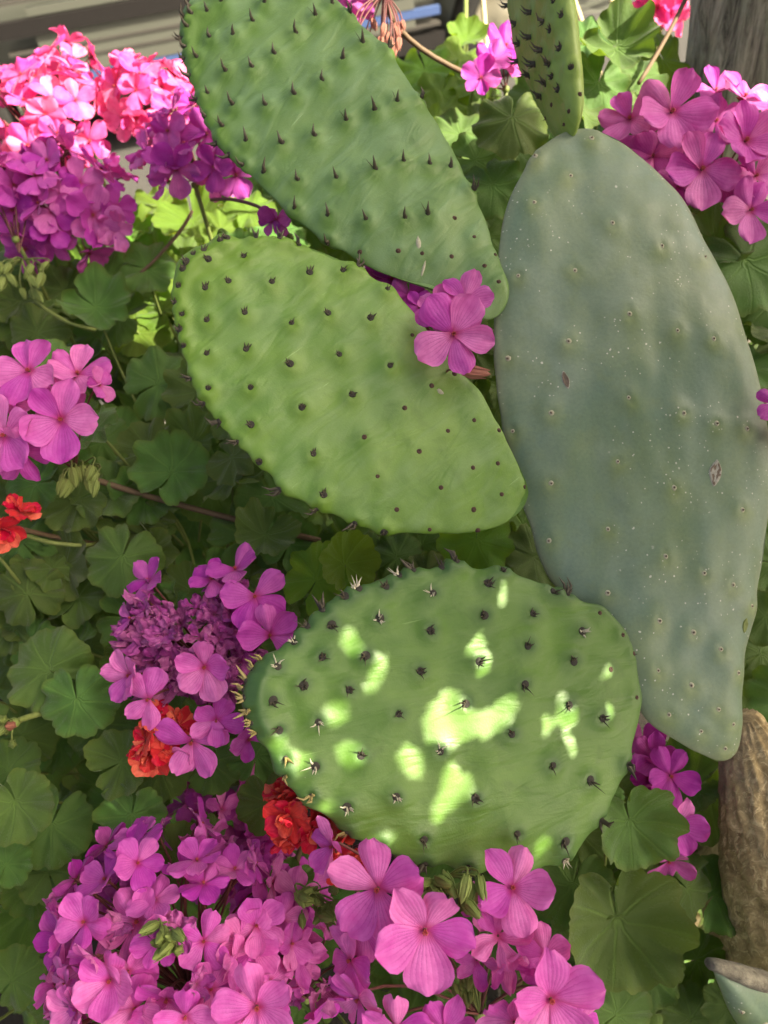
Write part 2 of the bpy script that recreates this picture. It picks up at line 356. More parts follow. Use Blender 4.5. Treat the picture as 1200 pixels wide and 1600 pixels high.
def build_pad(name, outline, T, mat, areoles, fr, label, N=300, K=64, bend=(0, 0), tub=0.0016, tsig=0.0065, wrinkle=0.0012, px=True, pexp=2.6, hpx=(0, 8)):
    """outline in photograph pixels on the plane fr=(origin, ex, ey, n) or, px=False, in local metres"""
    o, ex, ey, nn = fr
    loc = []
    if px:
        for (a, b) in catmull(outline, N):
            d = ray(a, b); tt = (o - CAM).dot(nn) / d.dot(nn); q = CAM + d * tt - o
            loc.append((q.dot(ex), q.dot(ey)))
        loc = np.array(loc)
    else: loc = catmull(outline, N)
    if np.sum(loc[:, 0] * np.roll(loc[:, 1], -1) - np.roll(loc[:, 0], -1) * loc[:, 1]) < 0: loc = loc[::-1].copy()
    c = loc.mean(0); ring = loc - c
    ss = np.sin(np.linspace(0, 1, K + 1)[1:] * math.pi / 2)
    V = []; rim = []
    def bendz(x, y): return bend[0] * x * x + bend[1] * y * y
    for side in (1, -1):
        for s in (ss if side == 1 else ss[:-1]):
            h = T * max(0.0, 1 - s ** pexp) ** 0.55
            for j in range(N):
                x, y = c + ring[j] * s
                V.append((x, y, bendz(x, y) + side * h)); rim.append(max(0, (s - 0.93) / 0.07) ** 2)
        V.append((c[0], c[1], bendz(*c) + side * T)); rim.append(0)
    Fc = []; n1 = K * N; cf = n1
    for k in range(K - 1):
        for j in range(N): j2 = (j + 1) % N; Fc.append((k * N + j, (k + 1) * N + j, (k + 1) * N + j2, k * N + j2))
    for j in range(N): Fc.append((cf, j, (j + 1) % N))
    b0 = n1 + 1; cb = b0 + (K - 1) * N
    for k in range(K - 2):
        for j in range(N): j2 = (j + 1) % N; Fc.append((b0 + k * N + j2, b0 + (k + 1) * N + j2, b0 + (k + 1) * N + j, b0 + k * N + j))
    for j in range(N):
        j2 = (j + 1) % N
        Fc.append((cb, b0 + j2, b0 + j))
        Fc.append((b0 + (K - 2) * N + j2, (K - 1) * N + j2, (K - 1) * N + j, b0 + (K - 2) * N + j))
    W = Matrix(((ex.x, ey.x, nn.x, o.x), (ex.y, ey.y, nn.y, o.y), (ex.z, ey.z, nn.z, o.z), (0, 0, 0, 1)))
    me = mesh(name, V, Fc, mat)
    A = np.array(V); nrm = np.zeros(len(V) * 3); me.vertices.foreach_get('normal', nrm); nrm = nrm.reshape(-1, 3)
    # broad unevenness of the flesh
    for i in range(len(A)):
        p = A[i]
        A[i] += nrm[i] * (wrinkle * 1.6 * noise.noise(Vector((p[0] * 16, p[1] * 16, p[2] * 8 + 3))) + wrinkle * 0.7 * noise.noise(Vector((p[0] * 55, p[1] * 30, 7))))
    if mat is m_old:
        for i in range(len(A)):
            p = A[i]; A[i][2] += 0.0028 * (1 - rim[i]) * noise.noise(Vector((p[0] * 26, p[1] * 6, 3.3))) * (1 if nrm[i][2] > 0 else -1)
    Wn = np.array(W); wp = A @ Wn[:3, :3].T + Wn[:3, 3]; wn = nrm @ Wn[:3, :3].T
    rel = wp - np.array(CAM); dep = rel @ np.array(F)
    pxx = 600 + FPX * (rel @ np.array(RT)) / dep; pyy = 800 - FPX * (rel @ np.array(UP)) / dep
    facing = np.einsum('ij,ij->i', wn, -rel / np.linalg.norm(rel, axis=1)[:, None]) > -0.05
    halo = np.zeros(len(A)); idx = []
    for (ax, ay, kind) in areoles:
        d2 = (pxx - ax) ** 2 + (pyy - ay) ** 2 + np.where(facing, 0, 1e7)
        idx.append(int(np.argmin(d2)))
    B = A.copy()
    pm = 0.42e-3
    for i, (ax, ay, kind) in zip(idx, areoles):
        r2 = ((A - A[i]) ** 2).sum(1)
        kk = {'thorn': 1.0, 'tuft': 1.0, 'spine': 1.0, 'small': 0.45, 'old': 0.7, 'gold': 0.9}[kind]
        sg = tsig * (0.8 if kind in ('small',) else 1)
        if rim[i] > 0: kk *= 1.35
        B += nrm * (kk * tub * (np.exp(-r2 / sg ** 2) - 0.75 * np.exp(-r2 / (0.0030) ** 2)))[:, None]
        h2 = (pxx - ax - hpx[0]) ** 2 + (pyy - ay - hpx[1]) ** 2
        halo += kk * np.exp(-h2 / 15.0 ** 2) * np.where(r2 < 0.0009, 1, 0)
    me.vertices.foreach_set('co', B.ravel()); me.update()
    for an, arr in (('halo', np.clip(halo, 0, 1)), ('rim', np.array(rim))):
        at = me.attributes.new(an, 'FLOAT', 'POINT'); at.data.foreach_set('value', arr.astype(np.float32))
    me.vertices.foreach_get('normal', n2 := np.zeros(len(V) * 3)); n2 = n2.reshape(-1, 3)
    po = add('pad', me, cactus, W); po['label'] = label
    vd = (CAM - o).normalized()
    for i, (ax, ay, kind) in zip(idx, areoles):
        nv = W.to_3x3() @ Vector(nrm[i] * 0.7 + n2[i] * 0.3)
        m = random.choice(AR['rim' if kind in ('thorn', 'tuft', 'spine') and abs(nv.normalized().dot(vd)) < .55 else kind])
        q = W @ Vector(B[i])
        yh = UP + RT * ru(-.35, .35) if kind in ('thorn', 'tuft') else (UP * ru(-.3, 1) + RT * ru(-.6, .6))
        add('areole', m, po, frame(q - nv * 0.0002, nv, yh, ru(1.0, 1.35) * (1.2 if kind == 'spine' else 1)))
    return po, W, B, pxx, pyy, facing, n2

def plane(p1, p2, p3, up=None):
    a, b, c = P(*p1), P(*p2), P(*p3)
    n = (b - a).cross(c - a).normalized()
    if n.dot(F) > 0: n = -n
    o = (a + b + c) / 3
    ey = (UP - n * UP.dot(n)).normalized(); ex = ey.cross(n)
    return (o, ex, ey, n)

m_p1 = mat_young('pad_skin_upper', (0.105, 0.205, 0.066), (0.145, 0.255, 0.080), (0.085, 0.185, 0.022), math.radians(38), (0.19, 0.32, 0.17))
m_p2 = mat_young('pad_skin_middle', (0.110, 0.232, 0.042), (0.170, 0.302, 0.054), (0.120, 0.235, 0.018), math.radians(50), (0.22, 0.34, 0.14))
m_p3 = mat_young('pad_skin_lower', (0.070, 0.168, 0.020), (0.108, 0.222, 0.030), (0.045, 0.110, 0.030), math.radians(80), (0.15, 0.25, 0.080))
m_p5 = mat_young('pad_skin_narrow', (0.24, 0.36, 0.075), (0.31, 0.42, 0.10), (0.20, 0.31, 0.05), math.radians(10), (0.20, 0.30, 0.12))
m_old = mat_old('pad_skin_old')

# -- the old grey green pad
o_old = [(905, 197), (938, 201), (975, 218), (1020, 255), (1065, 310), (1105, 375), (1140, 440), (1165, 510), (1185, 580), (1200, 650), (1207, 720), (1207, 800), (1200, 875), (1185, 935), (1175, 990), (1166, 1035), (1163, 1090), (1164, 1140), (1157, 1172), (1138, 1188), (1106, 1183), (1050, 1156), (1006, 1120), (975, 1060), (945, 1005), (910, 960), (867, 915), (845, 867), (832, 825), (818, 790), (804, 740), (790, 680), (778, 620), (775, 560), (774, 500), (775, 440), (780, 385), (792, 330), (812, 280), (840, 235), (872, 207)]
a_old = [(810, 430), (895, 422), (984, 490), (886, 534), (794, 559), (985, 622), (861, 646), (1066, 646), (1119, 661), (1167, 670), (963, 722), (861, 752), (1053, 762), (1161, 796), (951, 826), (859, 846), (1056, 516), (801, 676), (1114, 531), (889, 276), (834, 317), (956, 352), (1033, 386), (1101, 403), (922, 217), (836, 246), (1039, 869), (1099, 896), (1029, 969), (1082, 986), (1126, 1015), (1027, 1049), (1080, 1074), (1119, 1106), (1097, 1143), (1042, 1116), (951, 926), (1132, 1169), (1144, 1130), (1153, 1051), (1144, 916), (1174, 946)]
fr_old = plane((900, 200, .585), (1160, 1180, .545), (780, 600, .555))
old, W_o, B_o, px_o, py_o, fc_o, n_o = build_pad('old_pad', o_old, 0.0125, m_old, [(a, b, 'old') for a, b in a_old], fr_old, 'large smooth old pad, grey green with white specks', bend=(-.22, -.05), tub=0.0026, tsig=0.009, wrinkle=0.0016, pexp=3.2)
def on_old(a, b):
    i = int(np.argmin((px_o - a) ** 2 + (py_o - b) ** 2 + np.where(fc_o, 0, 1e7)))
    return W_o @ Vector(B_o[i]), (W_o.to_3x3() @ Vector(n_o[i]))
for (a, b, L, Wd, ang, lab) in ((886, 595, .0070, .0026, 14, 'slit shaped brown scar with pale rim'), (1116, 738, .0100, .0052, -12, 'grey corky scab'), (1164, 978, .0060, .0026, -8, 'olive bruise')):
    q, nv = on_old(a, b); Vv = []; Ff = []; n = 20
    for k, (s, z) in enumerate(((1.0, -0.0004), (0.82, 0.0007), (0.6, 0.0003), (0.25, 0.0002))):
        for j in range(n):
            th = 2 * math.pi * j / n; rr = s * (1 + 0.16 * noise.noise(Vector((math.cos(th) * 1.5, math.sin(th) * 1.5, a * .1 + k * 0.2))))
            y = math.sin(th) * L * rr; x = math.cos(th) * Wd * rr * (1 - 0.45 * abs(math.sin(th)) ** 2)
            Vv.append((x, y, z + 0.0004 * noise.noise(Vector((x * 900, y * 900, k)))))
    for k in range(3):
        for j in range(n): j2 = (j + 1) % n; Ff.append((k * n + j, k * n + j2, (k + 1) * n + j2, (k + 1) * n + j))
    Ff.append(tuple(3 * n + j for j in range(n)))
    M = frame(q, nv, UP * math.cos(math.radians(ang)) - RT * math.sin(math.radians(ang)))
    sm_ = mesh('scar', Vv, Ff, M_SCAR if a != 1164 else M_STEMG); sm_.materials.append(M_SCARC if a != 1164 else M_STEMG)
    sm_.polygons.foreach_set('material_index', [0 if k < n else (1 if (k // 3) % 2 or a == 886 else 0) for k in range(len(sm_.polygons))])
    x = add('scar', sm_, old, M); x['label'] = lab

# -- upper pad
o1 = [(296, -10), (288, 30), (290, 70), (297, 118), (313, 165), (338, 213), (372, 255), (410, 291), (452, 331), (500, 371), (540, 396), (580, 420), (620, 438), (660, 452), (700, 470), (740, 492), (767, 498), (784, 482), (789, 452), (781, 405), (765, 355), (745, 308), (716, 250), (688, 198), (652, 148), (612, 86), (574, 50), (535, 14), (500, -22), (455, -55), (400, -75), (345, -68), (312, -42)]
a1 = [(326, 19), (347, 3), (412, 3), (395, 34), (329, 58), (367, 54), (431, 86), (352, 111), (395, 105), (309, 92), (326, 146), (364, 165), (416, 165), (349, 199), (385, 219), (442, 225), (381, 259), (414, 270), (493, 26), (463, 54), (568, 67), (536, 94), (504, 127), (463, 148), (586, 172), (621, 161), (540, 189), (492, 214), (630, 253), (586, 265), (670, 257), (704, 262), (527, 279), (465, 282), (740, 296), (512, 337), (572, 343), (632, 341), (670, 334), (460, 326), (512, 379), (518, 7), (548, 24), (608, 77), (659, 154), (470, -20), (420, -40), (370, -35), (330, -20)]
a1 += [(300, 12), (291, 35), (288, 62), (290, 92), (299, 120), (311, 155), (322, 182), (344, 222), (360, 242), (296, 48), (302, 28), (293, 78)]
s1 = [(709, 341), (741, 369), (563, 394), (622, 394), (661, 397), (706, 403), (755, 415), (773, 400), (780, 440), (735, 455)]
fr1 = plane((780, 475, .553), (300, 40, .635), (600, 60, .625))
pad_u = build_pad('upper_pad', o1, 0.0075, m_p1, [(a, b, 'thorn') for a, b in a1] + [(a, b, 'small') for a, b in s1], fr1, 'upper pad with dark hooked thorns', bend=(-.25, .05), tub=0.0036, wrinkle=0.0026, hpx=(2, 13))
# -- middle pad
o2 = [(400, 372), (450, 375), (500, 390), (545, 410), (592, 441), (640, 482), (690, 545), (725, 585), (755, 620), (782, 670), (806, 715), (824, 752), (828, 778), (810, 806), (762, 827), (700, 831), (640, 829), (595, 826), (550, 812), (500, 791), (455, 770), (430, 745), (400, 716), (362, 682), (332, 645), (310, 605), (292, 560), (280, 510), (276, 465), (285, 425), (310, 398), (350, 379)]
a2 = [(426, 443), (484, 428), (535, 424), (455, 504), (512, 491), (579, 499), (530, 554), (455, 568), (609, 572), (472, 637), (550, 618), (358, 441), (319, 452), (380, 489), (324, 499), (287, 492), (385, 546), (324, 554), (289, 543), (328, 608), (390, 605), (298, 592), (343, 657), (393, 663), (405, 719), (328, 407), (381, 400), (489, 710), (507, 773), (435, 765), (497, 793), (365, 697), (315, 632), (561, 409), (605, 454), (345, 381), (322, 396), (357, 377), (400, 370), (440, 371), (305, 405), (290, 425), (280, 450), (276, 475), (280, 517), (296, 415), (470, 378), (600, 829), (555, 815)]
s2 = [(644, 524), (675, 604), (710, 586), (631, 639), (701, 673), (739, 657), (569, 684), (654, 703), (739, 733), (776, 724), (779, 674), (590, 746), (688, 760), (785, 771), (820, 761), (620, 796), (740, 794), (672, 826), (747, 829)]
fr2 = plane((825, 780, .530), (280, 500, .530), (560, 400, .548))
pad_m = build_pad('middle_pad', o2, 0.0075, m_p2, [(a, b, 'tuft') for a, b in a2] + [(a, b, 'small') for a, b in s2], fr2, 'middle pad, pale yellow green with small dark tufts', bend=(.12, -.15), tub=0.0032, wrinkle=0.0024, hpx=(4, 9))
# -- lower pad
o3 = [(712, 880), (745, 890), (790, 893), (830, 905), (870, 925), (905, 938), (945, 952), (975, 985), (992, 1030), (1001, 1080), (1000, 1115), (992, 1160), (976, 1212), (958, 1252), (932, 1290), (898, 1334), (862, 1352), (826, 1362), (790, 1352), (745, 1366), (700, 1352), (650, 1346), (600, 1325), (558, 1305), (530, 1284), (490, 1256), (455, 1222), (430, 1187), (410, 1150), (399, 1110), (404, 1070), (424, 1035), (450, 1008), (480, 978), (515, 950), (560, 924), (610, 907), (650, 893), (685, 889)]
a3 = [(540, 937), (601, 921), (620, 898), (644, 893), (690, 890), (712, 880), (785, 893), (674, 927), (762, 914), (519, 976), (592, 968), (755, 963), (672, 986), (503, 1025), (573, 1025), (473, 1069), (545, 1077), (655, 1047), (747, 1031), (824, 1011), (817, 1069), (425, 1094), (434, 1044), (499, 1126), (622, 1116), (727, 1098), (436, 1142), (564, 1179), (687, 1173), (797, 1146), (492, 1199), (618, 1246), (743, 1248), (541, 1259), (461, 1004), (479, 976), (506, 954), (560, 925), (832, 959), (861, 926), (885, 930), (907, 986), (825, 1011), (895, 1032), (885, 1101), (941, 1121), (862, 1194), (921, 1219), (977, 1196), (807, 1303), (881, 1313), (942, 1282), (877, 1341), (812, 1359), (661, 1310), (728, 1352), (593, 1315), (661, 1345)]
a3 = [q for i, q in enumerate(a3) if all((q[0] - r[0]) ** 2 + (q[1] - r[1]) ** 2 > 60 for r in a3[:i])]
g3 = [(446, 1186), (447, 1208), (487, 1242), (541, 1296), (405, 1048), (398, 1068), (395, 1090), (398, 1108), (406, 1140), (416, 1036), (401, 1080), (403, 1125)]
s3 = [(936, 956), (972, 991), (954, 1046), (997, 1017), (994, 1089)]
fr3 = plane((1000, 1080, .525), (400, 1090, .468), (750, 890, .515))
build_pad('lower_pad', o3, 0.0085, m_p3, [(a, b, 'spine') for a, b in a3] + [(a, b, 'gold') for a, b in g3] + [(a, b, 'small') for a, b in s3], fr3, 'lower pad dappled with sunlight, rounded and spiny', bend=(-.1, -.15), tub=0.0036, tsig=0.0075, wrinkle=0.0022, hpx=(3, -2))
for (pd, a, b, L, Wd, ang, lab) in ((pad_u, 654, 378, .0062, .0024, 8, 'pale corky crack'), (pad_u, 664, 420, .0075, .0012, -14, 'thin pale scratch'), (pad_m, 688, 612, .0030, .0020, 60, 'small pale nick')):
    po_, W_, B_, px_, py_, fc_, n__ = pd
    i = int(np.argmin((px_ - a) ** 2 + (py_ - b) ** 2 + np.where(fc_, 0, 1e7))); q = W_ @ Vector(B_[i]); nv = W_.to_3x3() @ Vector(n__[i]); n = 14; Vv = [(0, 0, .0005)]
    for k, (sc2, z) in enumerate(((.6, .0006), (1.0, -.0004))):
        for j in range(n):
            th = 2 * math.pi * j / n; rr2 = sc2 * (1 + .4 * noise.noise(Vector((math.cos(th) * 2, math.sin(th) * 2, a * .1))))
            Vv.append((math.cos(th) * Wd * rr2, math.sin(th) * L * rr2, z))
    Ff = [(0, 1 + j, 1 + (j + 1) % n) for j in range(n)] + [(1 + j, 1 + n + j, 1 + n + (j + 1) % n, 1 + (j + 1) % n) for j in range(n)]
    x = add('scar', mesh('scar', Vv, Ff, M_AREOO), po_, frame(q, nv, UP * math.cos(math.radians(ang)) - RT * math.sin(math.radians(ang)))); x['label'] = lab
# -- narrow pad seen edge on, growing from the top of the old pad
b4 = P(893, 210, .588); ey4 = (P(836, -60, .64) - b4).normalized()
n4 = (-RT * 0.985 - F * 0.14); n4 = (n4 - ey4 * n4.dot(ey4)).normalized(); ex4 = ey4.cross(n4)
o4 = [(0.012, 0), (0.026, 0.03), (0.042, 0.08), (0.048, 0.13), (0.040, 0.17), (0.015, 0.195), (-0.015, 0.195), (-0.040, 0.17), (-0.048, 0.13), (-0.042, 0.08), (-0.026, 0.03), (-0.012, 0)]
a4 = [(786, 8), (808, 36), (814, 69), (831, 58), (832, 19), (851, 34), (849, 79), (861, 49), (876, 77), (861, 101), (840, 99), (855, 131), (874, 141), (829, 120), (849, 152), (892, 109), (879, 26), (866, 2), (845, -10), (820, -20), (812, 95), (866, 120)]
s4 = [(906, 150), (889, 174), (853, 184), (862, 165), (880, 195)]
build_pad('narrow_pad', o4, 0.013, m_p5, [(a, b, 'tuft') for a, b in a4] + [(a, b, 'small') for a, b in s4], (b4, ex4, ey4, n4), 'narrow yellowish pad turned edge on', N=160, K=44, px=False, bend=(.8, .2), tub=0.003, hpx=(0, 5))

# -- trunk
t = NT('cactus_bark'); v = t.coord(scale=(1, 1, 0.55)); f = t.noise(v, 70, 8, 0.72, 1.2); g2 = t.noise(v, 150, 6, 0.7, 1.6); vv = t.coord(); bg_ = t.noise(vv, 14, 4)
c = t.mix(t.ramp(f, [(0.35, 0.0), (0.65, 1.0)]), (0.25, 0.175, 0.080), (0.62, 0.47, 0.25))
c = t.mix(t.ramp(g2, [(0.52, 0.0), (0.60, 0.9)]), c, (0.72, 0.58, 0.33))
c = t.mix(t.ramp(bg_, [(0.58, 0.0), (0.72, 0.6)]), c, (0.26, 0.22, 0.20))
m_ctrunk = t.fin(c, 0.85, t.bump(t.math('ADD', f, g2), 0.7, 0.003))
def trunk_mesh(pts, rads, n, m, mat, name, amp, fs, fz):
    P_ = [Vector(p) for p in pts]; T_ = []; 
    for i in range(len(P_) - 1):
        for k in range(m):
            tt = k / m; p0, p1, p2, p3 = P_[max(i - 1, 0)], P_[i], P_[i + 1], P_[min(i + 2, len(P_) - 1)]
            q = 0.5 * ((2 * p1) + (p2 - p0) * tt + (2 * p0 - 5 * p1 + 4 * p2 - p3) * tt * tt + (3 * p1 - p0 - 3 * p2 + p3) * tt ** 3)
            T_.append((q, rads[i] * (1 - tt) + rads[i + 1] * tt))
    T_.append((P_[-1], rads[-1]))
    b = MB(); b.tube([q for q, _ in T_], [r for _, r in T_], n)
    out = []
    for k, (q, r) in enumerate(T_):
        for j in range(n):
            p = b.V[k * n + j]; d = (p - q).normalized(); th = 2 * math.pi * j / n
            s = Vector((math.cos(th) * fs, math.sin(th) * fs, q.z * fz))
            f1 = noise.noise(s) + 0.5 * noise.noise(s * 2.3) - 0.8 * abs(noise.noise(s * 1.4 + Vector((9, 0, 0))))
            out.append(p + d * amp * f1)
    b.V = out
    return b.mesh(name, mat)
tp = [P(1162, 1120, .575), P(1182, 1195, .585), P(1215, 1300, .60), P(1240, 1420, .63), P(1255, 1560, .70), Vector((0.37, 0.38, 0.42)), Vector((0.40, 0.42, 0.03))]
add('trunk', trunk_mesh(tp, [.010, .026, .042, .056, .066, .070, .085], 72, 26, m_ctrunk, 'cactus_trunk', 0.0034, 5.0, 34), cactus)
# cut stub of a pad below
o6 = [(1113, 1512), (1150, 1522), (1200, 1540), (1260, 1568), (1330, 1620), (1340, 1700), (1290, 1740), (1230, 1700), (1180, 1640), (1140, 1580)]
fr6 = plane((1113, 1512, .50), (1260, 1568, .52), (1230, 1700, .56))
stub, W6, B6, px6, py6, fc6, n6 = build_pad('stub_pad', o6, 0.012, m_old, [(1160, 1580, 'old'), (1196, 1600, 'old')], fr6, 'cut stub of a pale pad with corky edge', N=160, K=30, bend=(0, 0), wrinkle=.001)
t = NT('cork_cut'); v = t.coord(); f = t.noise(v, 130, 6, 0.75); g2 = t.noise(v, 40, 4)
m_cork = t.fin(t.mix(t.ramp(f, [(0.35, 0.0), (0.65, 1.0)]), (0.10, 0.09, 0.07), t.mix(g2, (0.36, 0.33, 0.25), (0.22, 0.21, 0.17))), 0.95, t.bump(f, 0.8, 0.003))
e0, e1 = P(1110, 1506, .497), P(1300, 1570, .53); pts = [e0.lerp(e1, i / 14) for i in range(15)]
bb = MB(); bb.tube(pts, [0.004 + 0.007 * math.sin(math.pi * min(1, (i + 0.6) / 12)) for i in range(15)], 14)
ax_ = (e1 - e0).normalized(); sq = (UP - ax_ * UP.dot(ax_)).normalized()
bb.V = [p - sq * (p - e0).dot(sq) * .45 + Vector((1, 1, 1)) * 0.0012 * noise.noise(p * 160) for p in bb.V]
add('cut_edge', bb.mesh('cut_edge', m_cork), stub)

# ------------------------------------------------------------------ tree; its unseen crown is added and shaped to shade the bed
t = NT('tree_bark'); v = t.coord(scale=(1, 1, 0.14)); f = t.noise(v, 55, 9, 0.75, 0.8); f2 = t.noise(v, 150, 5, 0.7); vv = t.coord(); g2 = t.noise(vv, 9, 4)
c = t.mix(t.ramp(f, [(0.38, 0.0), (0.60, 1.0)]), (0.085, 0.070, 0.062), t.mix(g2, (0.50, 0.44, 0.39), (0.64, 0.57, 0.49)))
m_bark = t.fin(c, 0.9, t.bump(t.math('ADD', f, t.math('MULTIPLY', f2, 0.4)), 0.7, 0.004))
tb = P(1215, 60, .86); tz = Vector((tb.x + 0.03, tb.y + 0.01, 0.0))
tree = thing('tree', 'tree with grey furrowed bark beside the tall old pad', 'tree', tz)
tpts = [tz, tz.lerp(tb, 0.5) + Vector((0.012, 0, 0)), tb, tb + Vector((-0.015, .02, 0.35)), tb + Vector((0.05, .02, 0.9)), tb + Vector((0.12, -.06, 1.5))]
add('trunk', trunk_mesh(tpts, [.13, .10, .095, .085, .07, .03], 110, 46, m_bark, 'tree_trunk', 0.008, 5.5, 7), tree)

m_shade_crown = plain('shade_crown_leaf', (0.05, 0.10, 0.03), 0.5, 0.4, 40, 0.12)
patches = [(553, 1000, 14, 26, -10), (588, 1052, 12, 34, 25), (528, 1112, 18, 20, 0), (552, 1178, 24, 20, 40), (470, 1188, 20, 24, 0), (445, 1160, 10, 18, 0), (705, 1100, 26, 30, 0), (748, 1135, 44, 24, -10), (690, 1140, 38, 22, 35), (645, 1190, 19, 34, -25), (715, 1222, 22, 32, -30), (690, 1265, 10, 22, 0), (742, 1008, 8, 20, 35), (757, 1038, 7, 18, 20), (792, 1108, 15, 24, 15), (775, 1112, 6, 16, 10), (855, 1134, 6, 17, 0), (880, 1090, 5, 10, 30), (894, 1128, 9, 24, 20), (899, 1166, 4, 16, 5), (957, 1046, 5, 14, 20), (963, 1110, 5, 11, 15), (788, 928, 3, 22, 10), (858, 1320, 10, 15, 0), (605, 1312, 18, 10, -20), (520, 1262, 14, 12, 0)]  # sun patches on the lower pad, kept clear of crown leaves
samples = []
o_, ex_, ey_, n_ = fr3
for (a, b, rx, ry, rot) in patches:
    rx *= .8; ry *= .85
    ca, sa = math.cos(math.radians(rot)), math.sin(math.radians(rot))
    for i in range(-3, 4):
        for j in range(-3, 4):
            u_, v_ = i / 3, j / 3
            if u_ * u_ + v_ * v_ <= 1.05:
                X, Y = u_ * rx, v_ * ry
                d = ray(a + X * ca - Y * sa, b + X * sa + Y * ca); q = CAM + d * ((o_ + n_ * .008 - CAM).dot(n_) / d.dot(n_))
                samples.append(q)
pad_s = list(samples)
for (a, b, rx, d) in ((300, 345, 40, .95), (345, 362, 34, .9), (215, 520, 34, .9), (255, 485, 34, .9), (235, 430, 26, .92), (390, 335, 26, .95)):
    for i in range(-2, 3):
        for j in range(-2, 3): samples.append(P(a + i * rx / 2, b + j * rx / 2.4, d))
E1 = SUN.cross(Vector((0, 0, 1))).normalized()
if E1.y < 0: E1 = -E1
E2 = E1.cross(SUN)
if E2.z < 0: E2 = -E2
S2 = np.array([(q.dot(E1), q.dot(E2)) for q in samples])
lit_edge = 0.725                      # the crown ends here: blooms farther back stand in the sun
bedc = P(500, 900, .55); c1, c2 = bedc.dot(E1), bedc.dot(E2)
need = set()
for a in range(-60, 1280, 20):
    for b in range(-60, 1680, 20):
        for d in (.42, .5, .6, .7, .8, .9, 1.05, 1.2, 1.35, 1.5):
            q = P(a, b, d); need.add((int(q.dot(E1) // .03), int(q.dot(E2) // .03)))
rs = random.Random(3); V = []; Fc = []; cnt = 0
TW = []
S3 = np.array([(q.dot(E1), q.dot(E2)) for q in pad_s]); smin, smax = S3.min(0) - .07, S3.max(0) + .07
for it in range(34000):
    a = rs.uniform(c1 - 0.62, lit_edge + 0.02); b = rs.uniform(c2 - 0.75, c2 + 0.46); s = rs.uniform(1.25, 2.0); sc_ = 1.0
    if it % 2:
        a = rs.uniform(smin[0], smax[0]); b = rs.uniform(smin[1], smax[1]); s = rs.uniform(0.50, 0.95); sc_ = 0.42
    if a > lit_edge - 0.06 and noise.noise(Vector((a * 9, b * 9, 2))) > 0.3 + (lit_edge - a) * 6: continue
    if (int(a // .03), int(b // .03)) not in need: continue
    ctr = bedc + E1 * (a - c1) + E2 * (b - c2) + SUN * s
    if ctr.z < 0.45: continue
    L = rs.uniform(.018, .032) * sc_; Wd = L * rs.uniform(.45, .62)
    nv = (SUN + Vector((rs.uniform(-1, 1), rs.uniform(-1, 1), rs.uniform(-1, 1))) * 0.55).normalized()
    yd = Vector((rs.uniform(-1, 1), rs.uniform(-1, 1), rs.uniform(-1, .6)))
    M = frame(ctr, nv, yd); x_, y_ = M.col[0].xyz, M.col[1].xyz
    prof = [(0, -1), (.75, -.45), (1, 0.05), (.7, .55), (0, 1), (-.7, .55), (-1, .05), (-.75, -.45)]
    pv = [ctr + x_ * (Wd * p) + y_ * (L * q) + M.col[2].xyz * (-.18 * L * abs(p)) for p, q in prof]
    p2 = np.array([(q.dot(E1), q.dot(E2)) for q in pv])
    near = S2[np.abs(S2 - p2.mean(0)).max(1) < L * 1.1]
    hit = False
    if len(near):
        ins = np.zeros(len(near), bool)
        for i in range(8):
            (x1, y1), (x2, y2) = p2[i], p2[(i + 1) % 8]
            if y1 != y2:
                cr = ((y1 > near[:, 1]) != (y2 > near[:, 1])) & (near[:, 0] < (x2 - x1) * (near[:, 1] - y1) / (y2 - y1) + x1)
                ins ^= cr
        hit = ins.any()
    if hit: continue
    qx, qy, qd = proj(ctr)
    if qd > 0 and -40 < qx < 1250 and -60 < qy < 1660: continue
    k0 = len(V); V += pv; V.append(ctr); cnt += 1
    Fc += [(k0 + i, k0 + (i + 1) % 8, k0 + 8) for i in range(8)]
shade_crown = add('shade_crown', mesh('shade_crown', V, Fc, m_shade_crown), tree); shade_crown['kind'] = 'stuff'  # unseen leaves laid out for shade, gaps cut along the sun rays
# limbs carrying the unseen shade crown
fork = tb + Vector((0.05, .02, 0.9)); cc = bedc + SUN * 1.6
bb = MB()
for (a, b) in ((0.1, 0.1), (-.3, .3), (.15, .3), (-.25, -.3), (.2, -.1), (-.45, 0.25), (0, .25), (.1, -.25), (-.1, .4)):
    e = cc + E1 * (a - 0.05) + E2 * b + SUN * ru(-.1, .1)
    lp = bez(fork, fork.lerp(e, 0.5) + Vector((0.15, 0, .25)), e, 8); fine_ = [lp[i].lerp(lp[i + 1], k / 10) for i in range(8) for k in range(10)]
    if any((np.abs(S2 - np.array((q.dot(E1), q.dot(E2)))).max(1) < .035).any() or (q.dot(E1) > .66 and 1.05 < q.dot(E2) < 1.4 and q.dot(E1) < .98) for q in fine_): continue
    bb.tube(lp, [.03 * (1 - i / 9) + .003 for i in range(9)], 7)
add('limbs', bb.mesh('limbs', m_bark), tree)

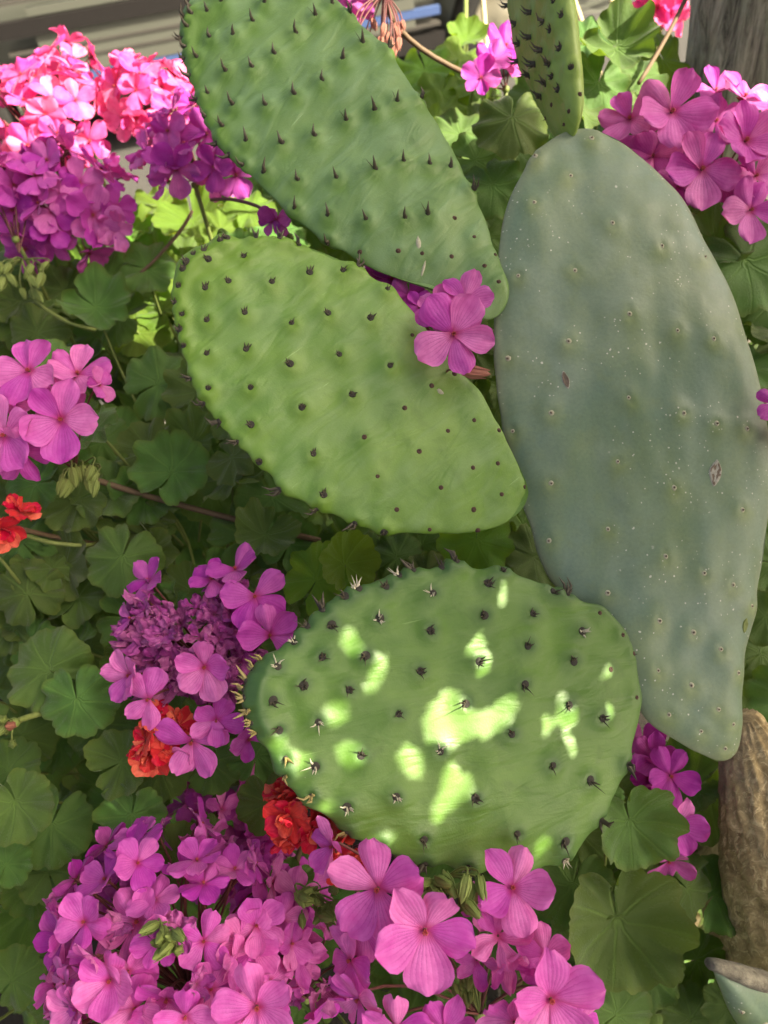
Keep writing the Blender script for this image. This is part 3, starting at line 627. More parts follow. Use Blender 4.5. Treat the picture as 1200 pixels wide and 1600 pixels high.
# ------------------------------------------------------------------ geranium leaves
def leaf_mesh(k, mat):
    r = random.Random(k); V = []; uv = []; Fc = []; na, nr = 90, 7
    fold = r.uniform(-.15, .55); ruf = r.uniform(.10, .22); droop = r.uniform(-.10, .30); ph = r.uniform(0, 6); r2_ = r.uniform(-.5, 1.0)
    V.append((0, 0, 0)); uv.append((0.5, 0))
    for i in range(1, nr + 1):
        v = i / nr
        for j in range(na + 1):
            u = j / na; th = (u - 0.5) * math.radians(350)
            lob = abs(math.cos(4.5 * th + 0.35 * math.sin(th * 2 + ph)))
            cren = abs(math.sin(th * 12.5 + ph))
            e = 1 - 0.15 * (1 - lob ** 0.5) + 0.05 * (cren ** 0.7 - .5)
            e *= 1 - 0.38 * (abs(u - .5) * 2) ** 16
            e *= 1 + 0.05 * noise.noise(Vector((math.cos(th) * 1.2, math.sin(th) * 1.2, k * 3.1)))
            rad = v * (1 + (e - 1) * v * v)
            x, y = rad * math.sin(th), rad * math.cos(th)
            z = fold * v ** 1.5 * 0.6 - droop * v * v + ruf * v * v * math.cos(14 * math.pi * u) * 0.55 + .06 * v * v * noise.noise(Vector((x * 2.2, y * 2.2, k))) + 0.06 * v ** 3 * math.sin(th * 9 + ph) + .05 * (1 if u > .5 else 0) * (abs(u - .5) * 2) ** 8 * v
            z += 0.30 * noise.noise(Vector((x * 1.1, y * 1.1, k + 5.5))) * v + .5 * fold * abs(x) ** 1.5 * r2_ + .10 * v * noise.noise(Vector((x * 3, y * 3, k + 2.5)))
            V.append((x, y, z)); uv.append((u, v))
    st = na + 1
    for j in range(na): Fc.append((0, 1 + j + 1, 1 + j))
    for i in range(nr - 1):
        for j in range(na):
            a = 1 + i * st + j; Fc.append((a, a + 1, a + st + 1, a + st))
    return mesh('leaf', V, Fc, mat, True, uv)
LEAVES = [leaf_mesh(k, M_LEAF) for k in range(9)]
LEAVES2 = [leaf_mesh(20 + k, M_LEAF2) for k in range(5)]

def plant(label, px, py, d, group='geranium plants filling the bed'):
    b = P(px, py, d); base = Vector((b.x, b.y + 0.02, 0.05))
    pl = thing('geranium_plant', label, 'plant', base, group)
    top = Vector((b.x, b.y, max(0.15, b.z - 0.12)))
    bb = MB(); 
    for k in range(3):
        e = top + Vector((ru(-.07, .07), ru(-.05, .05), ru(-.06, .02)))
        bb.tube(bez(base + Vector((ru(-.02, .02), ru(-.02, .02), -0.01)), base.lerp(e, .5) + Vector((ru(-.05, .05), ru(-.05, .05), 0)), e, 6), [.008 - .0006 * i for i in range(7)], 7)
    add('stem', bb.mesh('stem', M_STEMB), pl)
    return dict(o=pl, top=top, base=base)
def leaf(pl, px, py, rpx, d, nx=None, ny=None, rot=None, fresh=False):
    pos = P(px, py, d); R = rpx * d / FPX
    if nx is None: nv = (Vector((0, 0, 1)) * 0.55 - F * 0.65 + Vector((ru(-1, 1), ru(-1, 1), ru(-.6, .6))) * 0.6).normalized()
    else: nv = cdir(nx, ny)
    if rot is None: rot = ru(0, 360)
    a = math.radians(rot); yh = RT * math.sin(a) + UP * math.cos(a)
    m = random.choice(LEAVES2 if fresh else LEAVES)
    W = frame(pos, nv, yh, R)
    lf = add('leaf', m, pl['o'], W)
    h = pos + Vector((pl['top'].x - pos.x, pl['top'].y - pos.y, 0)) * .25 + Vector((ru(-.02, .02), ru(0, .05), -ru(.07, .13)))
    pts = bez(pos - nv * 0.001, pos - nv * min(.05, R) + (h - pos) * .2, h, 5)
    Wi = W.inverted(); bb = MB(); bb.tube([Wi @ p for p in pts], [0.0013 / R] * 6, 5)
    add('petiole', bb.mesh('petiole', M_STEMG), lf, W)

plants = {
 'left': plant('geranium plant with dark scalloped leaves left of the middle cactus pad', 220, 800, .72),
 'lowleft': plant('shaded geranium plant with deep green leaves beside the wilting flower head', 110, 1240, .66),
 'under': plant('geranium plant with folded bright leaves between middle and lower pads', 560, 900, .72),
 'right': plant('geranium plant with broad flat dark leaves beside the brown cactus trunk', 960, 1420, .62),
 'back': plant('geranium plant behind the narrow edge-on pad and the grey bark', 850, 160, .84),
 'edge': plant('dark geranium plant between the old pad and the tree trunk', 1165, 480, .74),
 'sunny': plant('sunlit pale green geranium plant below the bright pink blooms', 280, 420, .86),
 'far': plant('sunlit yellow green geranium plant behind the upper pad', 690, 150, 1.0),
}
L = plants['left']
for a in ((270, 735, 62, .66, -.1, .25, 20), (225, 780, 50, .68, .2, .3, 200), (190, 872, 62, .62, .05, .2, 200), (100, 885, 62, .66, -.2, .2, 150), (385, 838, 66, .66, .1, .3, 60), (300, 690, 50, .70, -.3, .4, 90), (330, 760, 60, .70, .4, .1, 180), (120, 780, 58, .66, 0, .2, 250), (45, 790, 60, .68, .2, .3, 30), (205, 965, 55, .64, 0, .1, 100), (60, 950, 60, .68, .1, .3, 330), (250, 600, 62, .74, .1, .4, 60), (310, 610, 52, .73, -.2, .3, 10), (160, 690, 50, .74, .2, .2, 70), (20, 980, 45, .66, 0, .3, 200), (420, 770, 45, .72, .1, .2, 30), (150, 480, 55, .80, .2, .4, 120), (60, 520, 50, .80, 0, .3, 50), (230, 700, 48, .69, -.2, .4, 300), (130, 930, 46, .66, .2, .1, 280), (370, 900, 50, .68, -.1, .3, 160)): leaf(L, *a)
L = plants['lowleft']
for a in ((75, 1045, 68, .58, -.1, .3, 300), (120, 1095, 62, .56, .1, .1, 170), (205, 1275, 56, .57, -.05, .2, 190), (275, 1335, 52, .56, .3, .1, 140), (25, 1255, 62, .56, .2, .1, 160), (80, 1290, 66, .60, .2, .2, 200), (190, 1190, 52, .58, 0, .2, 60), (250, 1200, 52, .60, .1, .2, 180), (330, 1190, 52, .60, -.1, .1, 200), (420, 1255, 52, .56, .1, .2, 170), (130, 1370, 70, .68, 0, .2, 60), (50, 1420, 66, .66, .2, .1, 120), (20, 1530, 50, .60, .2, .2, 40), (95, 1560, 55, .62, 0, .1, 220), (10, 1350, 40, .58, .2, .2, 20), (160, 1130, 60, .64, 0, .2, 20), (400, 1180, 46, .60, .1, .1, 10), (35, 1150, 55, .64, .1, .1, 90), (455, 1390, 45, .58, 0, .1, 40)): leaf(L, *a)
L = plants['under']
for a in ((495, 905, 66, .62, -.35, .25, 30, True), (540, 880, 52, .61, .45, .1, 10, True), (745, 845, 62, .63, .1, .15, 180, True), (620, 870, 46, .70, 0, .3, 50), (810, 890, 55, .70, -.2, .1, 100), (450, 850, 50, .66, .1, .2, 20), (660, 850, 40, .72, 0, .2, 0), (425, 940, 50, .64, .1, .2, 200)): leaf(L, *a)
L = plants['right']
for a in ((985, 1285, 70, .545, .15, .05, 160), (965, 1440, 98, .56, .05, .25, 170), (895, 1385, 66, .575, -.1, .35, 200), (1075, 1390, 58, .60, .35, .1, 130), (1030, 1330, 50, .60, .1, .2, 60), (1015, 1520, 60, .64, .2, .1, 110), (965, 1585, 58, .56, 0, .1, 60), (1090, 1500, 48, .68, .1, .1, 90), (1110, 1250, 66, .68, -.1, .1, 200), (1080, 1590, 50, .66, 0, .1, 10), (1140, 1570, 45, .64, 0, .1, 300), (1100, 1170, 55, .68, 0, .2, 100), (905, 1300, 55, .62, 0, .2, 10), (860, 1500, 60, .66, 0, .1, 100), (1040, 1440, 55, .66, .1, .1, 60)): leaf(L, *a)
L = plants['back']
for a in ((800, 185, 62, .70, -.05, .25, 190), (965, 75, 60, .74, -.2, .3, 130), (935, 130, 52, .75, .1, .2, 200), (915, 60, 45, .80, 0, .3, 40), (745, 250, 50, .74, .1, .2, 100), (770, 290, 55, .72, 0, .1, 160), (730, 320, 50, .74, .1, .2, 60), (960, 160, 45, .76, 0, .3, 20), (720, 210, 48, .78, .2, .4, 330), (1000, 120, 45, .78, .2, .3, 60), (880, 240, 50, .76, 0, .2, 90), (760, 370, 48, .74, .1, .2, 60), (905, 170, 42, .74, .2, .3, 10)): leaf(L, *a)
for a in ((1038, 95, 62, .86, .25, .3, 160, True), (1010, 60, 40, .9, 0, .5, 60, True)): leaf(L, *a)
L = plants['edge']
for a in ((1165, 410, 85, .66, .1, .15, 150), (1120, 380, 55, .68, -.1, .2, 60), (1200, 480, 60, .68, .1, .1, 200), (1197, 965, 46, .62, -.1, .2, 200), (1190, 1020, 50, .68, .1, .2, 60), (1060, 330, 50, .72, 0, .2, 30), (1210, 880, 50, .64, 0, .1, 100), (1150, 330, 50, .7, 0, .2, 0)): leaf(L, *a)
L = plants['sunny']
for a in ((300, 345, 62, .84, -.1, .45, 170, True), (250, 320, 48, .88, .1, .5, 60, True), (345, 360, 48, .80, .2, .3, 120, True), (230, 420, 52, .82, .2, .3, 100), (215, 520, 56, .78, .15, .35, 60, True), (255, 485, 46, .79, -.2, .4, 320, True), (170, 430, 50, .84, 0, .3, 90), (370, 400, 45, .76, 0, .3, 40), (270, 430, 42, .80, .1, .4, 20, True), (100, 450, 52, .86, 0, .4, 60), (30, 470, 50, .84, 0, .3, 200), (390, 330, 46, .82, .1, .4, 40, True), (200, 355, 46, .88, .1, .5, 10, True), (130, 420, 46, .88, .0, .4, 10, True), (20, 410, 46, .90, .0, .4, 10)): leaf(L, a[0], a[1], a[2] * .92, a[3] + (.11 if len(a) > 7 else 0), *a[4:])
L = plants['far']
for a in ((665, 110, 52, .98, -.1, .4, 160, True), (720, 95, 46, 1.0, .2, .5, 60, True), (690, 145, 46, .95, .1, .3, 200, True), (740, 130, 42, .96, .2, .4, 10, True), (680, 205, 45, .90, .1, .4, 30, True), (690, 175, 40, .94, 0, .4, 60, True), (725, 270, 45, .86, 0, .3, 50), (730, 60, 34, 1.05, 0, .5, 50, True)): leaf(L, *a)
# deeper foliage closing the gaps; leaves beyond the frame added to block light
rr = random.Random(11)
regions = [('left', 0, 470, 570, 1010, .63, .72, 34), ('lowleft', 0, 460, 1010, 1330, .60, .68, 24), ('lowleft', 0, 110, 1300, 1600, .60, .70, 9), ('under', 430, 860, 810, 940, .66, .72, 12), ('right', 860, 1130, 1200, 1600, .62, .70, 12), ('left', 0, 460, 560, 1000, .80, 1.10, 40), ('lowleft', 0, 470, 1000, 1600, .78, 1.05, 34), ('under', 440, 860, 800, 960, .82, 1.1, 20), ('right', 830, 1200, 1130, 1620, .78, 1.0, 22), ('back', 690, 1060, 150, 420, .82, 1.0, 26), ('edge', 1050, 1230, 330, 1150, .75, .95, 22), ('sunny', 0, 420, 400, 580, .84, 1.0, 26), ('under', 480, 900, 1330, 1600, .75, .95, 16), ('left', 560, 850, 400, 800, .75, .95, 14), ('far', 370, 800, 200, 420, 1.0, 1.25, 34), ('far', 600, 740, 120, 260, 1.0, 1.2, 8), ('sunny', -20, 440, 340, 620, 1.0, 1.22, 50), ('left', 0, 460, 580, 900, .95, 1.2, 40), ('back', 700, 1060, 120, 420, 1.0, 1.2, 24),
 ('left', 690, 800, 470, 720, .63, .78, 14), ('edge', 1160, 1260, 520, 1100, .64, .72, 12), ('lowleft', -420, -30, 700, 1900, .55, .75, 60), ('lowleft', -100, 600, 1660, 2100, .50, .68, 50), ('right', 600, 1400, 1660, 2100, .52, .70, 50), ('left', -350, -30, 300, 800, .65, .85, 30), ('lowleft', 0, 480, 1050, 1600, .85, 1.15, 40), ('right', 840, 1230, 1150, 1600, .85, 1.1, 30), ('left', 0, 480, 640, 1050, .85, 1.15, 30)]
for (k, x0, x1, y0, y1, d0, d1, n) in regions:
    for i in range(n):
        leaf(plants[k], rr.uniform(x0, x1), rr.uniform(y0, y1), rr.uniform(42, 62), rr.uniform(d0, d1))

# ------------------------------------------------------------------ geranium flowers
def petal_mesh(k, wide, mat, crumple=0.0):
    r = random.Random(k * 7 + 1); V = []; uv = []; Fc = []; nu, nv = 8, 7
    notch = r.uniform(0, .05); cup = r.uniform(-.22, .30); back = r.uniform(-.08, .34); tw = r.uniform(-.15, .15)
    for i in range(nu + 1):
        u = i / nu
        w_ = wide * (0.20 + 0.80 * math.sin(min(1, u / 0.70) * math.pi / 2) ** 1.5) if u < .70 else wide * math.sqrt(max(0.0, 1 - ((u - .70) / .32) ** 2))
        for j in range(nv + 1):
            v = -1 + 2 * j / nv
            x = v * w_ + tw * u * u * .3; y = u * (1 - 0.05 * v * v) - (notch * (1 - abs(v)) ** 2 if u > .9 else 0)
            z = cup * v * v * w_ * 2 + .10 * u - back * u * u + 0.055 * u * math.sin(v * 4.2 + k) + .09 * u * noise.noise(Vector((x * 2.5, y * 2.5, k)))
            if crumple:
                q = Vector((x * 3.2, y * 3.2, k * 1.7)); x *= 1 - .35 * crumple * u
                z += crumple * u * (.55 * noise.noise(q) + .3 * noise.noise(q * 2.4)) + crumple * .35 * u * u; x += crumple * .2 * noise.noise(q + Vector((5, 0, 0)))
            V.append((x, y, z)); uv.append((v * .5 + .5, u))
    st = nv + 1
    for i in range(nu):
        for j in range(nv): a = i * st + j; Fc.append((a, a + 1, a + st + 1, a + st))
    return mesh('petal', V, Fc, mat, True, uv)
PET = {k: ([petal_mesh(i, .34, m, cr) for i in range(4)], [petal_mesh(10 + i, .43, m, cr) for i in range(5)]) for k, m, cr in (('pink', M_PINK, 0), ('purp', M_PURP, 0), ('pink_lit', M_PINK_LIT, 0), ('wilt', M_WILT, 1.0), ('red', M_RED, .22))}
FADE = ([petal_mesh(60 + i, .30, M_PINK, .45) for i in range(4)], [petal_mesh(70 + i, .36, M_PINK, .5) for i in range(4)]); PET['fade'] = FADE
bb = MB()
for k in range(6):
    a = k * 1.05; d = Vector((math.cos(a) * .35, math.sin(a) * .35, 1)); bb.tube([Vector((0, 0, 0)), d * .07, d * .13], [.018, .014, .02], 4)
STAM = bb.mesh('stamens', M_STAM)

def flower(head, pos, nrm, rot, R, kind='pink', hub=None, nprob=1.0, cup=None, smat=None):
    a = math.radians(rot); yh = UP * math.cos(a) - RT * math.sin(a)
    W = frame(pos, nrm, yh)
    b = MB(); Wi = W.inverted()
    b.lathe([(.02 * R, .03 * R), (.085 * R, -.02 * R), (.075 * R, -.16 * R), (.035 * R, -.30 * R)], 6)
    for k in range(5):
        q = k * 1.257 + .5; b.tube([Vector((0, 0, -.2 * R)), Vector((math.cos(q) * .13 * R, math.sin(q) * .13 * R, -.06 * R)), Vector((math.cos(q) * .27 * R, math.sin(q) * .27 * R, -.02 * R))], [.02 * R, .05 * R, .006 * R], 4, False)
    if hub is not None:
        h = Wi @ hub; p0 = Vector((0, 0, -.28 * R)); b.tube(bez(p0, Vector((0, 0, h.z * .55)) * 0.6 + h * .2, h, 5), 0.0009, 5, False)
    f = add('flower', b.mesh('flower', smat or M_STEMR), head, W)
    up_, lo_ = PET[kind]
    if kind == 'red':
        angs = [(k * 47 + ru(-12, 12), ru(.85, 1.1) if k < 8 else ru(.5, .8), ru(5, 25) if k < 8 else ru(30, 65), 1) for k in range(13)]
    else:
        c0 = ru(4, 22) if cup is None else cup
        angs = [(-29 + ru(-5, 5), .98, c0, 0), (29 + ru(-5, 5), .98, c0 + ru(-6, 6), 0), (103 + ru(-7, 7), 1, c0 + ru(-10, 10), 1), (-103 + ru(-7, 7), 1, c0 + ru(-10, 10), 1), (180 + ru(-8, 8), 1.04, c0 + ru(-10, 10), 1)]
    for (an, s, tilt, w_) in angs:
        if rnd() > nprob: continue
        m = random.choice(lo_ if w_ else up_)
        s *= ru(.93, 1.07)
        add('petal', m, f, W @ Matrix.Rotation(math.radians(an), 4, 'Z') @ Matrix.Translation((0, .03 * R, .01 * R)) @ Matrix.Rotation(math.radians(tilt), 4, 'X') @ Matrix.Scale(R * s, 4))
    if kind in ('pink', 'purp', 'pink_lit'): add('stamens', STAM, f, W @ Matrix.Scale(R, 4))
    return f
def bud_mesh(k, mat):
    b = MB(); r = random.Random(k); L_ = 1.0
    b.lathe([(.02, 0), (.16, .12), (.20, .35), (.17, .65), (.08, .9), (.01, 1.0)], 8)
    for s in range(5):
        q = s * 1.257; b.tube([Vector((math.cos(q) * .14, math.sin(q) * .14, .05)), Vector((math.cos(q) * .21, math.sin(q) * .21, .4)), Vector((math.cos(q) * .15, math.sin(q) * .15, .85 + r.uniform(-.1, .15)))], [.04, .05, .01], 4, False)
    return b.mesh('bud', mat)
BUDS = [bud_mesh(k, M_BUD) for k in range(3)]; BUDSP = [bud_mesh(k, M_BUDP) for k in range(3)]
def bud(head, pos, d, ln, hub=None, pk=False):
    W = frame(pos, d, UP + RT * .3, ln)
    o = add('bud', random.choice(BUDSP if pk else BUDS), head, W)
    if hub is not None:
        b = MB(); b.tube([W.inverted() @ q for q in bez(pos, pos - d.normalized() * .35 * (hub - pos).length, hub, 5)], .0007 / ln, 5, False)
        add('pedicel', b.mesh('pedicel', M_STEMR if pk else M_STEMG), o, W)
def stem(head, pts, r=.0022, mat=None):
    V_ = [P(*p) if not isinstance(p, Vector) else p for p in pts]
    if len(V_) == 3: V_ = bez(V_[0], V_[1] * 2 - V_[0] * .5 - V_[2] * .5, V_[2], 10)
    b = MB(); b.tube([p + Vector((1, 1, 1)) * .0006 * noise.noise(p * 60) for p in V_], r, 8)
    return add('stem', b.mesh('stem', mat or M_STEMG), head)
FG = 'pink geranium flower heads'
def head(label, hub, group=FG, down=None, smat=None, name='geranium_flower_head', cat='flower head', sr=.0022):
    base = down or Vector((hub.x + ru(-.03, .03), hub.y + .06, max(.15, hub.z - .28)))
    h = thing(name, label, cat, base, group)
    h2 = bez(base, Vector((hub.x, hub.y + .02, (hub.z + base.z) / 2)), hub, 8)
    b = MB(); b.tube(h2, sr, 8); add('stem', b.mesh('stem', smat or M_STEMG), h)
    b = MB(); b.lathe([(.001, -.003), (.004, -.001), (.0035, .0025), (.001, .004)], 8, Matrix.Translation(hub)); add('hub', b.mesh('hub', M_BUD), h)
    return h
def dome(h, cx, cy, rpx, d, n, Rpx, kind='pink', hub=None, ysq=1.0, tilt=(0, .15), wilt=0.0, seed=1, cone=1.25, mixk=None):
    """umbel: flowers on pedicels spread over a dome that faces up and toward the viewer"""
    r = random.Random(seed); ax = cdir(*tilt); s = d / FPX; rad = rpx * s
    c = P(cx, cy, d) - ax * rad * .35
    X = ax.cross(UP).normalized(); Y = X.cross(ax).normalized() * -1
    hub = hub or (c - ax * rad * .45)
    for i in range(n):
        th = i * 2.39996 + r.uniform(-.3, .3); ph = math.acos(1 - (i + .5) / n * (1 - math.cos(cone))) * 1.05 + r.uniform(-.08, .08)
        dv = ax * math.cos(ph) + (X * math.cos(th) + Y * (math.sin(th) * ysq)) * math.sin(ph)
        pos = c + dv * rad * r.uniform(.86, 1.10)
        nv = (dv + Vector((r.uniform(-1, 1), r.uniform(-1, 1), r.uniform(-1, 1))) * .62 - F * .10).normalized()
        k = kind
        if mixk and (r.random() < .25 or dv.dot(UP) > .55): k = mixk
        if r.random() < wilt: k = 'wilt'
        elif r.random() < .20 and kind in ('pink', 'purp'): k = 'fade'
        flower(h, pos, nv, r.uniform(-70, 70) + (180 if r.random() < .2 else 0), Rpx * s * r.uniform(.82, 1.15) * (.75 if k == 'wilt' else 1), k, hub, 1.0 if k != 'wilt' else .9)
def fl(h, px, py, R, d, nx, ny, rot, kind='pink', hub=None, cup=None, nprob=1.0):
    return flower(h, P(px, py, d), cdir(nx, ny), rot, R * d / FPX, kind, hub, nprob, cup)

# sunlit heads at the back
h = head('bright pink flower head in full sun in front of the car', P(75, 235, .90)); dome(h, 75, 185, 98, .88, 30, 31, 'pink_lit', tilt=(.1, .5), seed=1)
h = head('small pink flower head standing tallest against the dark car trim', P(112, 150, .93)); dome(h, 105, 92, 40, .93, 8, 30, 'pink_lit', hub=P(112, 150, .93), tilt=(.1, .5), seed=2, cone=1.9)
h = head('sunlit pink flower head touching the thorny rim of the upper pad', P(240, 205, .90)); dome(h, 238, 158, 74, .88, 22, 30, 'pink_lit', tilt=(.15, .4), seed=3)
h = head('shaded magenta flower head tucked behind the rim of the upper pad', P(305, 290, .78)); dome(h, 290, 238, 76, .79, 16, 36, 'purp', tilt=(-.1, .25), seed=4)
fl(h, 370, 275, 40, .76, -.2, .1, 30, 'purp', P(390, 300, .77)); fl(h, 335, 262, 38, .76, -.2, -.1, 0, 'purp', P(330, 300, .78))
h = head('half shaded magenta flower head below the sunlit blooms', P(110, 360, .84)); dome(h, 105, 315, 98, .82, 28, 38, 'purp', tilt=(.0, .2), seed=5)
h = head('purple flower head with thin dark stalks and hanging grey green buds', P(25, 375, .78)); dome(h, 15, 295, 52, .80, 8, 36, 'purp', tilt=(-.1, .3), seed=6, hub=P(30, 395, .78))
for k in range(14):
    bud(h, P(35 + ru(-40, 45), 430 + ru(-22, 25), .765 + ru(-.02, .02)), (-UP + RT * ru(-.9, .9) - F * ru(0, .6)), ru(.013, .02), P(35, 405, .78))
h = head('single pink bloom between upper and middle pads', P(452, 372, .66), down=P(480, 430, .70)); fl(h, 432, 342, 30, .645, -.1, -.3, 170, 'purp', P(455, 372, .66), nprob=.6, cup=20); fl(h, 425, 346, 22, .65, -.6, -.2, 60, 'purp', P(455, 372, .66))
stem(h, [(455, 372, .66), (400, 322, .70), (330, 312, .76)], .0016, M_STEMR)
# left head of big single blooms
hub = P(118, 735, .64); h = head('mauve pink flower head with open blooms on a long reddish stem', hub, down=P(500, 845, .66), smat=M_STEMB, sr=.0026)
for a in ((96, 655, 64, .565, .05, -.1, 12), (46, 580, 58, .58, -.1, .25, -10), (122, 585, 52, .60, .1, .5, 20), (8, 680, 62, .565, -.2, 0, 40), (35, 705, 50, .57, -.1, -.4, 170), (155, 602, 30, .59, .75, .1, 70), (60, 630, 44, .59, 0, .3, 100), (5, 610, 48, .60, -.4, .3, 60), (100, 610, 36, .60, .2, .3, 140)): fl(h, *a, 'pink', hub)
for k in range(12): bud(h, P(128 + ru(-30, 32), 738 + ru(-18, 14), .61 + ru(-.01, .01)), (-UP + RT * ru(-.5, .7) - F * ru(0, .5)), ru(.012, .018), hub)
# wilting head in the middle left
hub = P(345, 1075, .60); h = head('half wilted magenta flower head with shrivelled centre touching the lower pad', hub, smat=M_STEMR)
for a in ((368, 890, 46, .55, -.1, .7, 10), (398, 932, 56, .535, .2, .15, -20), (422, 992, 52, .525, .1, .05, -15), (320, 1042, 52, .51, 0, -.05, 30), (203, 1055, 46, .53, -.5, 0, 60), (232, 1092, 46, .52, -.2, -.2, 160), (300, 1158, 58, .52, -.1, -.35, 180), (338, 1125, 42, .515, .1, -.2, 150), (388, 1155, 36, .53, .4, -.2, 200), (232, 908, 42, .56, -.4, .6, 60), (205, 965, 36, .55, -.8, .1, 80), (268, 1180, 44, .53, -.2, -.4, 200), (330, 905, 36, .55, -.1, .7, -40)): fl(h, *a, 'purp' if a[1] < 1000 else 'pink', hub, nprob=.85)
for k in range(64):
    q = ru(0, 6.28); e = math.sqrt(rnd()); fl(h, 298 + 98 * e * math.cos(q), 1000 + 92 * e * math.sin(q), ru(24, 38), .545 + .02 * e + ru(-.015, .01), math.cos(q) * .6 * e, -math.sin(q) * .6 * e + .2, ru(0, 360), 'wilt', hub)
# big head at the lower left
hub = P(300, 1560, .56); h = head('largest dense mauve pink flower head of many crowded blooms', hub)
dome(h, 270, 1490, 200, .505, 84, 43, 'pink', hub=hub, ysq=.9, tilt=(-.05, .25), wilt=.16, seed=8, cone=1.5, mixk='purp')
for a in ((402, 1572, 74, .44, .05, .1, -15), (172, 1532, 56, .455, -.05, .25, 15), (215, 1440, 58, .48, -.1, .4, 10), (330, 1545, 48, .46, .2, .4, 60), (120, 1575, 50, .46, -.5, .1, 40), (380, 1475, 56, .48, .3, .3, 80), (290, 1588, 50, .445, .1, .0, 100)): fl(h, *a, 'pink', hub)
for k in range(12): bud(h, P(262 + ru(-22, 22), 1462 + ru(-22, 22), .455 + ru(-.006, .006)), cdir(ru(-.6, .6), ru(-.5, .6)), ru(.010, .015), P(262, 1475, .49))
hub = P(480, 1560, .58); h = head('loose mauve flower head between the largest head and the open umbel', hub); dome(h, 480, 1500, 78, .54, 12, 44, 'purp', hub=hub, tilt=(.1, .2), seed=9, wilt=.15)
hub = P(360, 1360, .70); h = head('deep purple flower head in the shade below the wilting head', hub); dome(h, 350, 1300, 88, .66, 22, 36, 'purp', hub=hub, tilt=(0, .2), seed=10); 
hub = P(420, 1400, .66); h = head('purple flower head half hidden beside the red bloom stem', hub); dome(h, 425, 1375, 70, .63, 12, 40, 'purp', hub=hub, tilt=(.1, .2), seed=12)
hub = P(190, 1420, .68); h = head('small dark purple flower head below the cupped green leaf', hub); dome(h, 188, 1378, 52, .66, 12, 30, 'purp', hub=hub, tilt=(-.1, .2), seed=13)
h = head('unopened green geranium bud cluster beside the reddish stem', P(490, 1395, .53), 'geranium bud clusters', smat=M_STEMG)
for k in range(18): bud(h, P(494 + ru(-32, 32), 1412 + ru(-26, 26), .51 + ru(-.01, .01)), cdir(ru(-.8, .8), ru(-.8, .5)), ru(.010, .015), P(490, 1395, .53))
# open umbel under the lower pad
hub = P(750, 1585, .50); h = head('open mauve pink umbel with large veined blooms under the lower pad', hub, smat=M_STEMR)
for a in ((664, 1452, 84, .425, 0, -.05, 0), (591, 1388, 80, .435, -.3, .1, 40), (800, 1388, 66, .45, .1, .55, 5), (860, 1560, 82, .42, .1, .05, 38), (852, 1492, 48, .45, -.3, .5, 40), (520, 1322, 48, .46, -.8, -.1, 70), (804, 1596, 66, .43, -.1, -.1, 20), (548, 1500, 56, .455, -.7, .1, 20), (560, 1560, 56, .45, -.6, -.3, 120), (620, 1605, 60, .44, -.1, -.2, 30), (695, 1608, 56, .44, 0, .1, 0), (570, 1450, 50, .46, -.5, .2, 0), (905, 1590, 50, .45, .5, 0, -40), (755, 1415, 40, .47, .1, .3, 60)): fl(h, *a, 'pink', hub)
for a in ((778, 1462, 54, .445, .2, .5, 10), (790, 1500, 46, .445, .2, -.3, 160), (745, 1500, 40, .45, -.2, -.2, 100)): fl(h, *a, 'fade', hub)
for k in range(16): bud(h, P(704 + ru(-42, 46), 1386 + ru(-22, 24), .452 + ru(-.012, .01)), cdir(ru(-.9, .9), ru(-.8, .2)), ru(.012, .020), P(700, 1368, .465))
for k in range(8): bud(h, P(716 + ru(-24, 24), 1540 + ru(-14, 14), .452), cdir(ru(-.5, .5), ru(-.7, .2)), ru(.007, .012), hub)
# right, behind the lower pad
hub = P(1010, 1290, .68); h = head('mauve flower head between the lower pad and the brown cactus trunk', hub)
for a in ((1022, 1185, 44, .61, -.1, .3, 20), (1047, 1212, 48, .59, .15, .05, -10), (1056, 1288, 46, .575, .15, .05, 10), (1045, 1345, 40, .59, 0, -.5, 170), (1005, 1165, 40, .63, -.2, .3, 60), (1012, 1215, 34, .61, 0, .1, 120), (1030, 1240, 34, .61, 0, 0, 40), (995, 1350, 22, .62, 0, -.4, 200)): fl(h, *a, 'purp' if a[1] < 1250 else 'pink', hub)
# between the pads
hub = P(715, 600, .575); h = head('mauve pink blooms poking up between the middle pad and the old pad', hub, down=P(730, 760, .66))
for a in ((726, 470, 48, .522, .15, .15, 15), (708, 522, 64, .515, .1, -.1, 225), (688, 486, 42, .525, -.3, .2, 20)): fl(h, *a, 'pink', hub, cup=6)
for a in ((612, 437, 36, .575, 0, .2, 30), (640, 462, 34, .57, .1, .0, 70), (590, 430, 34, .58, 0, .1, 0), (655, 480, 28, .56, 0, .1, 0)): fl(h, *a, 'purp', hub)
bud(h, P(720, 578, .522), RT + UP * -.15, .020, hub, True)
# upper right, in front of the bark
hub = P(1110, 340, .74); h = head('pink flower head with large open blooms in front of the grey bark', hub)
for a in ((1049, 176, 64, .645, 0, .1, 8), (1096, 265, 62, .64, 0, .0, 4), (1164, 221, 64, .65, .1, .1, -20), (985, 186, 50, .66, -.5, .2, 50), (1020, 245, 46, .66, -.2, .1, 120), (1163, 152, 52, .68, .2, .5, 10), (1118, 142, 40, .70, 0, .5, 40), (1070, 235, 40, .67, 0, .0, 80), (1118, 190, 44, .67, .2, .2, 100), (1172, 328, 50, .65, .2, -.15, 0), (1180, 275, 46, .66, .3, 0, 60), (1010, 215, 44, .67, -.3, .1, 0), (1060, 290, 40, .66, -.1, -.2, 160), (1205, 180, 46, .68, .4, .2, 20), (1130, 290, 38, .67, 0, -.1, 200)): fl(h, *a, 'pink' if a[2] > 45 else 'purp', hub)
stem(h, [(1075, -10, .80), (1040, 60, .78), (998, 130, .76)], .0022, M_STEMB)
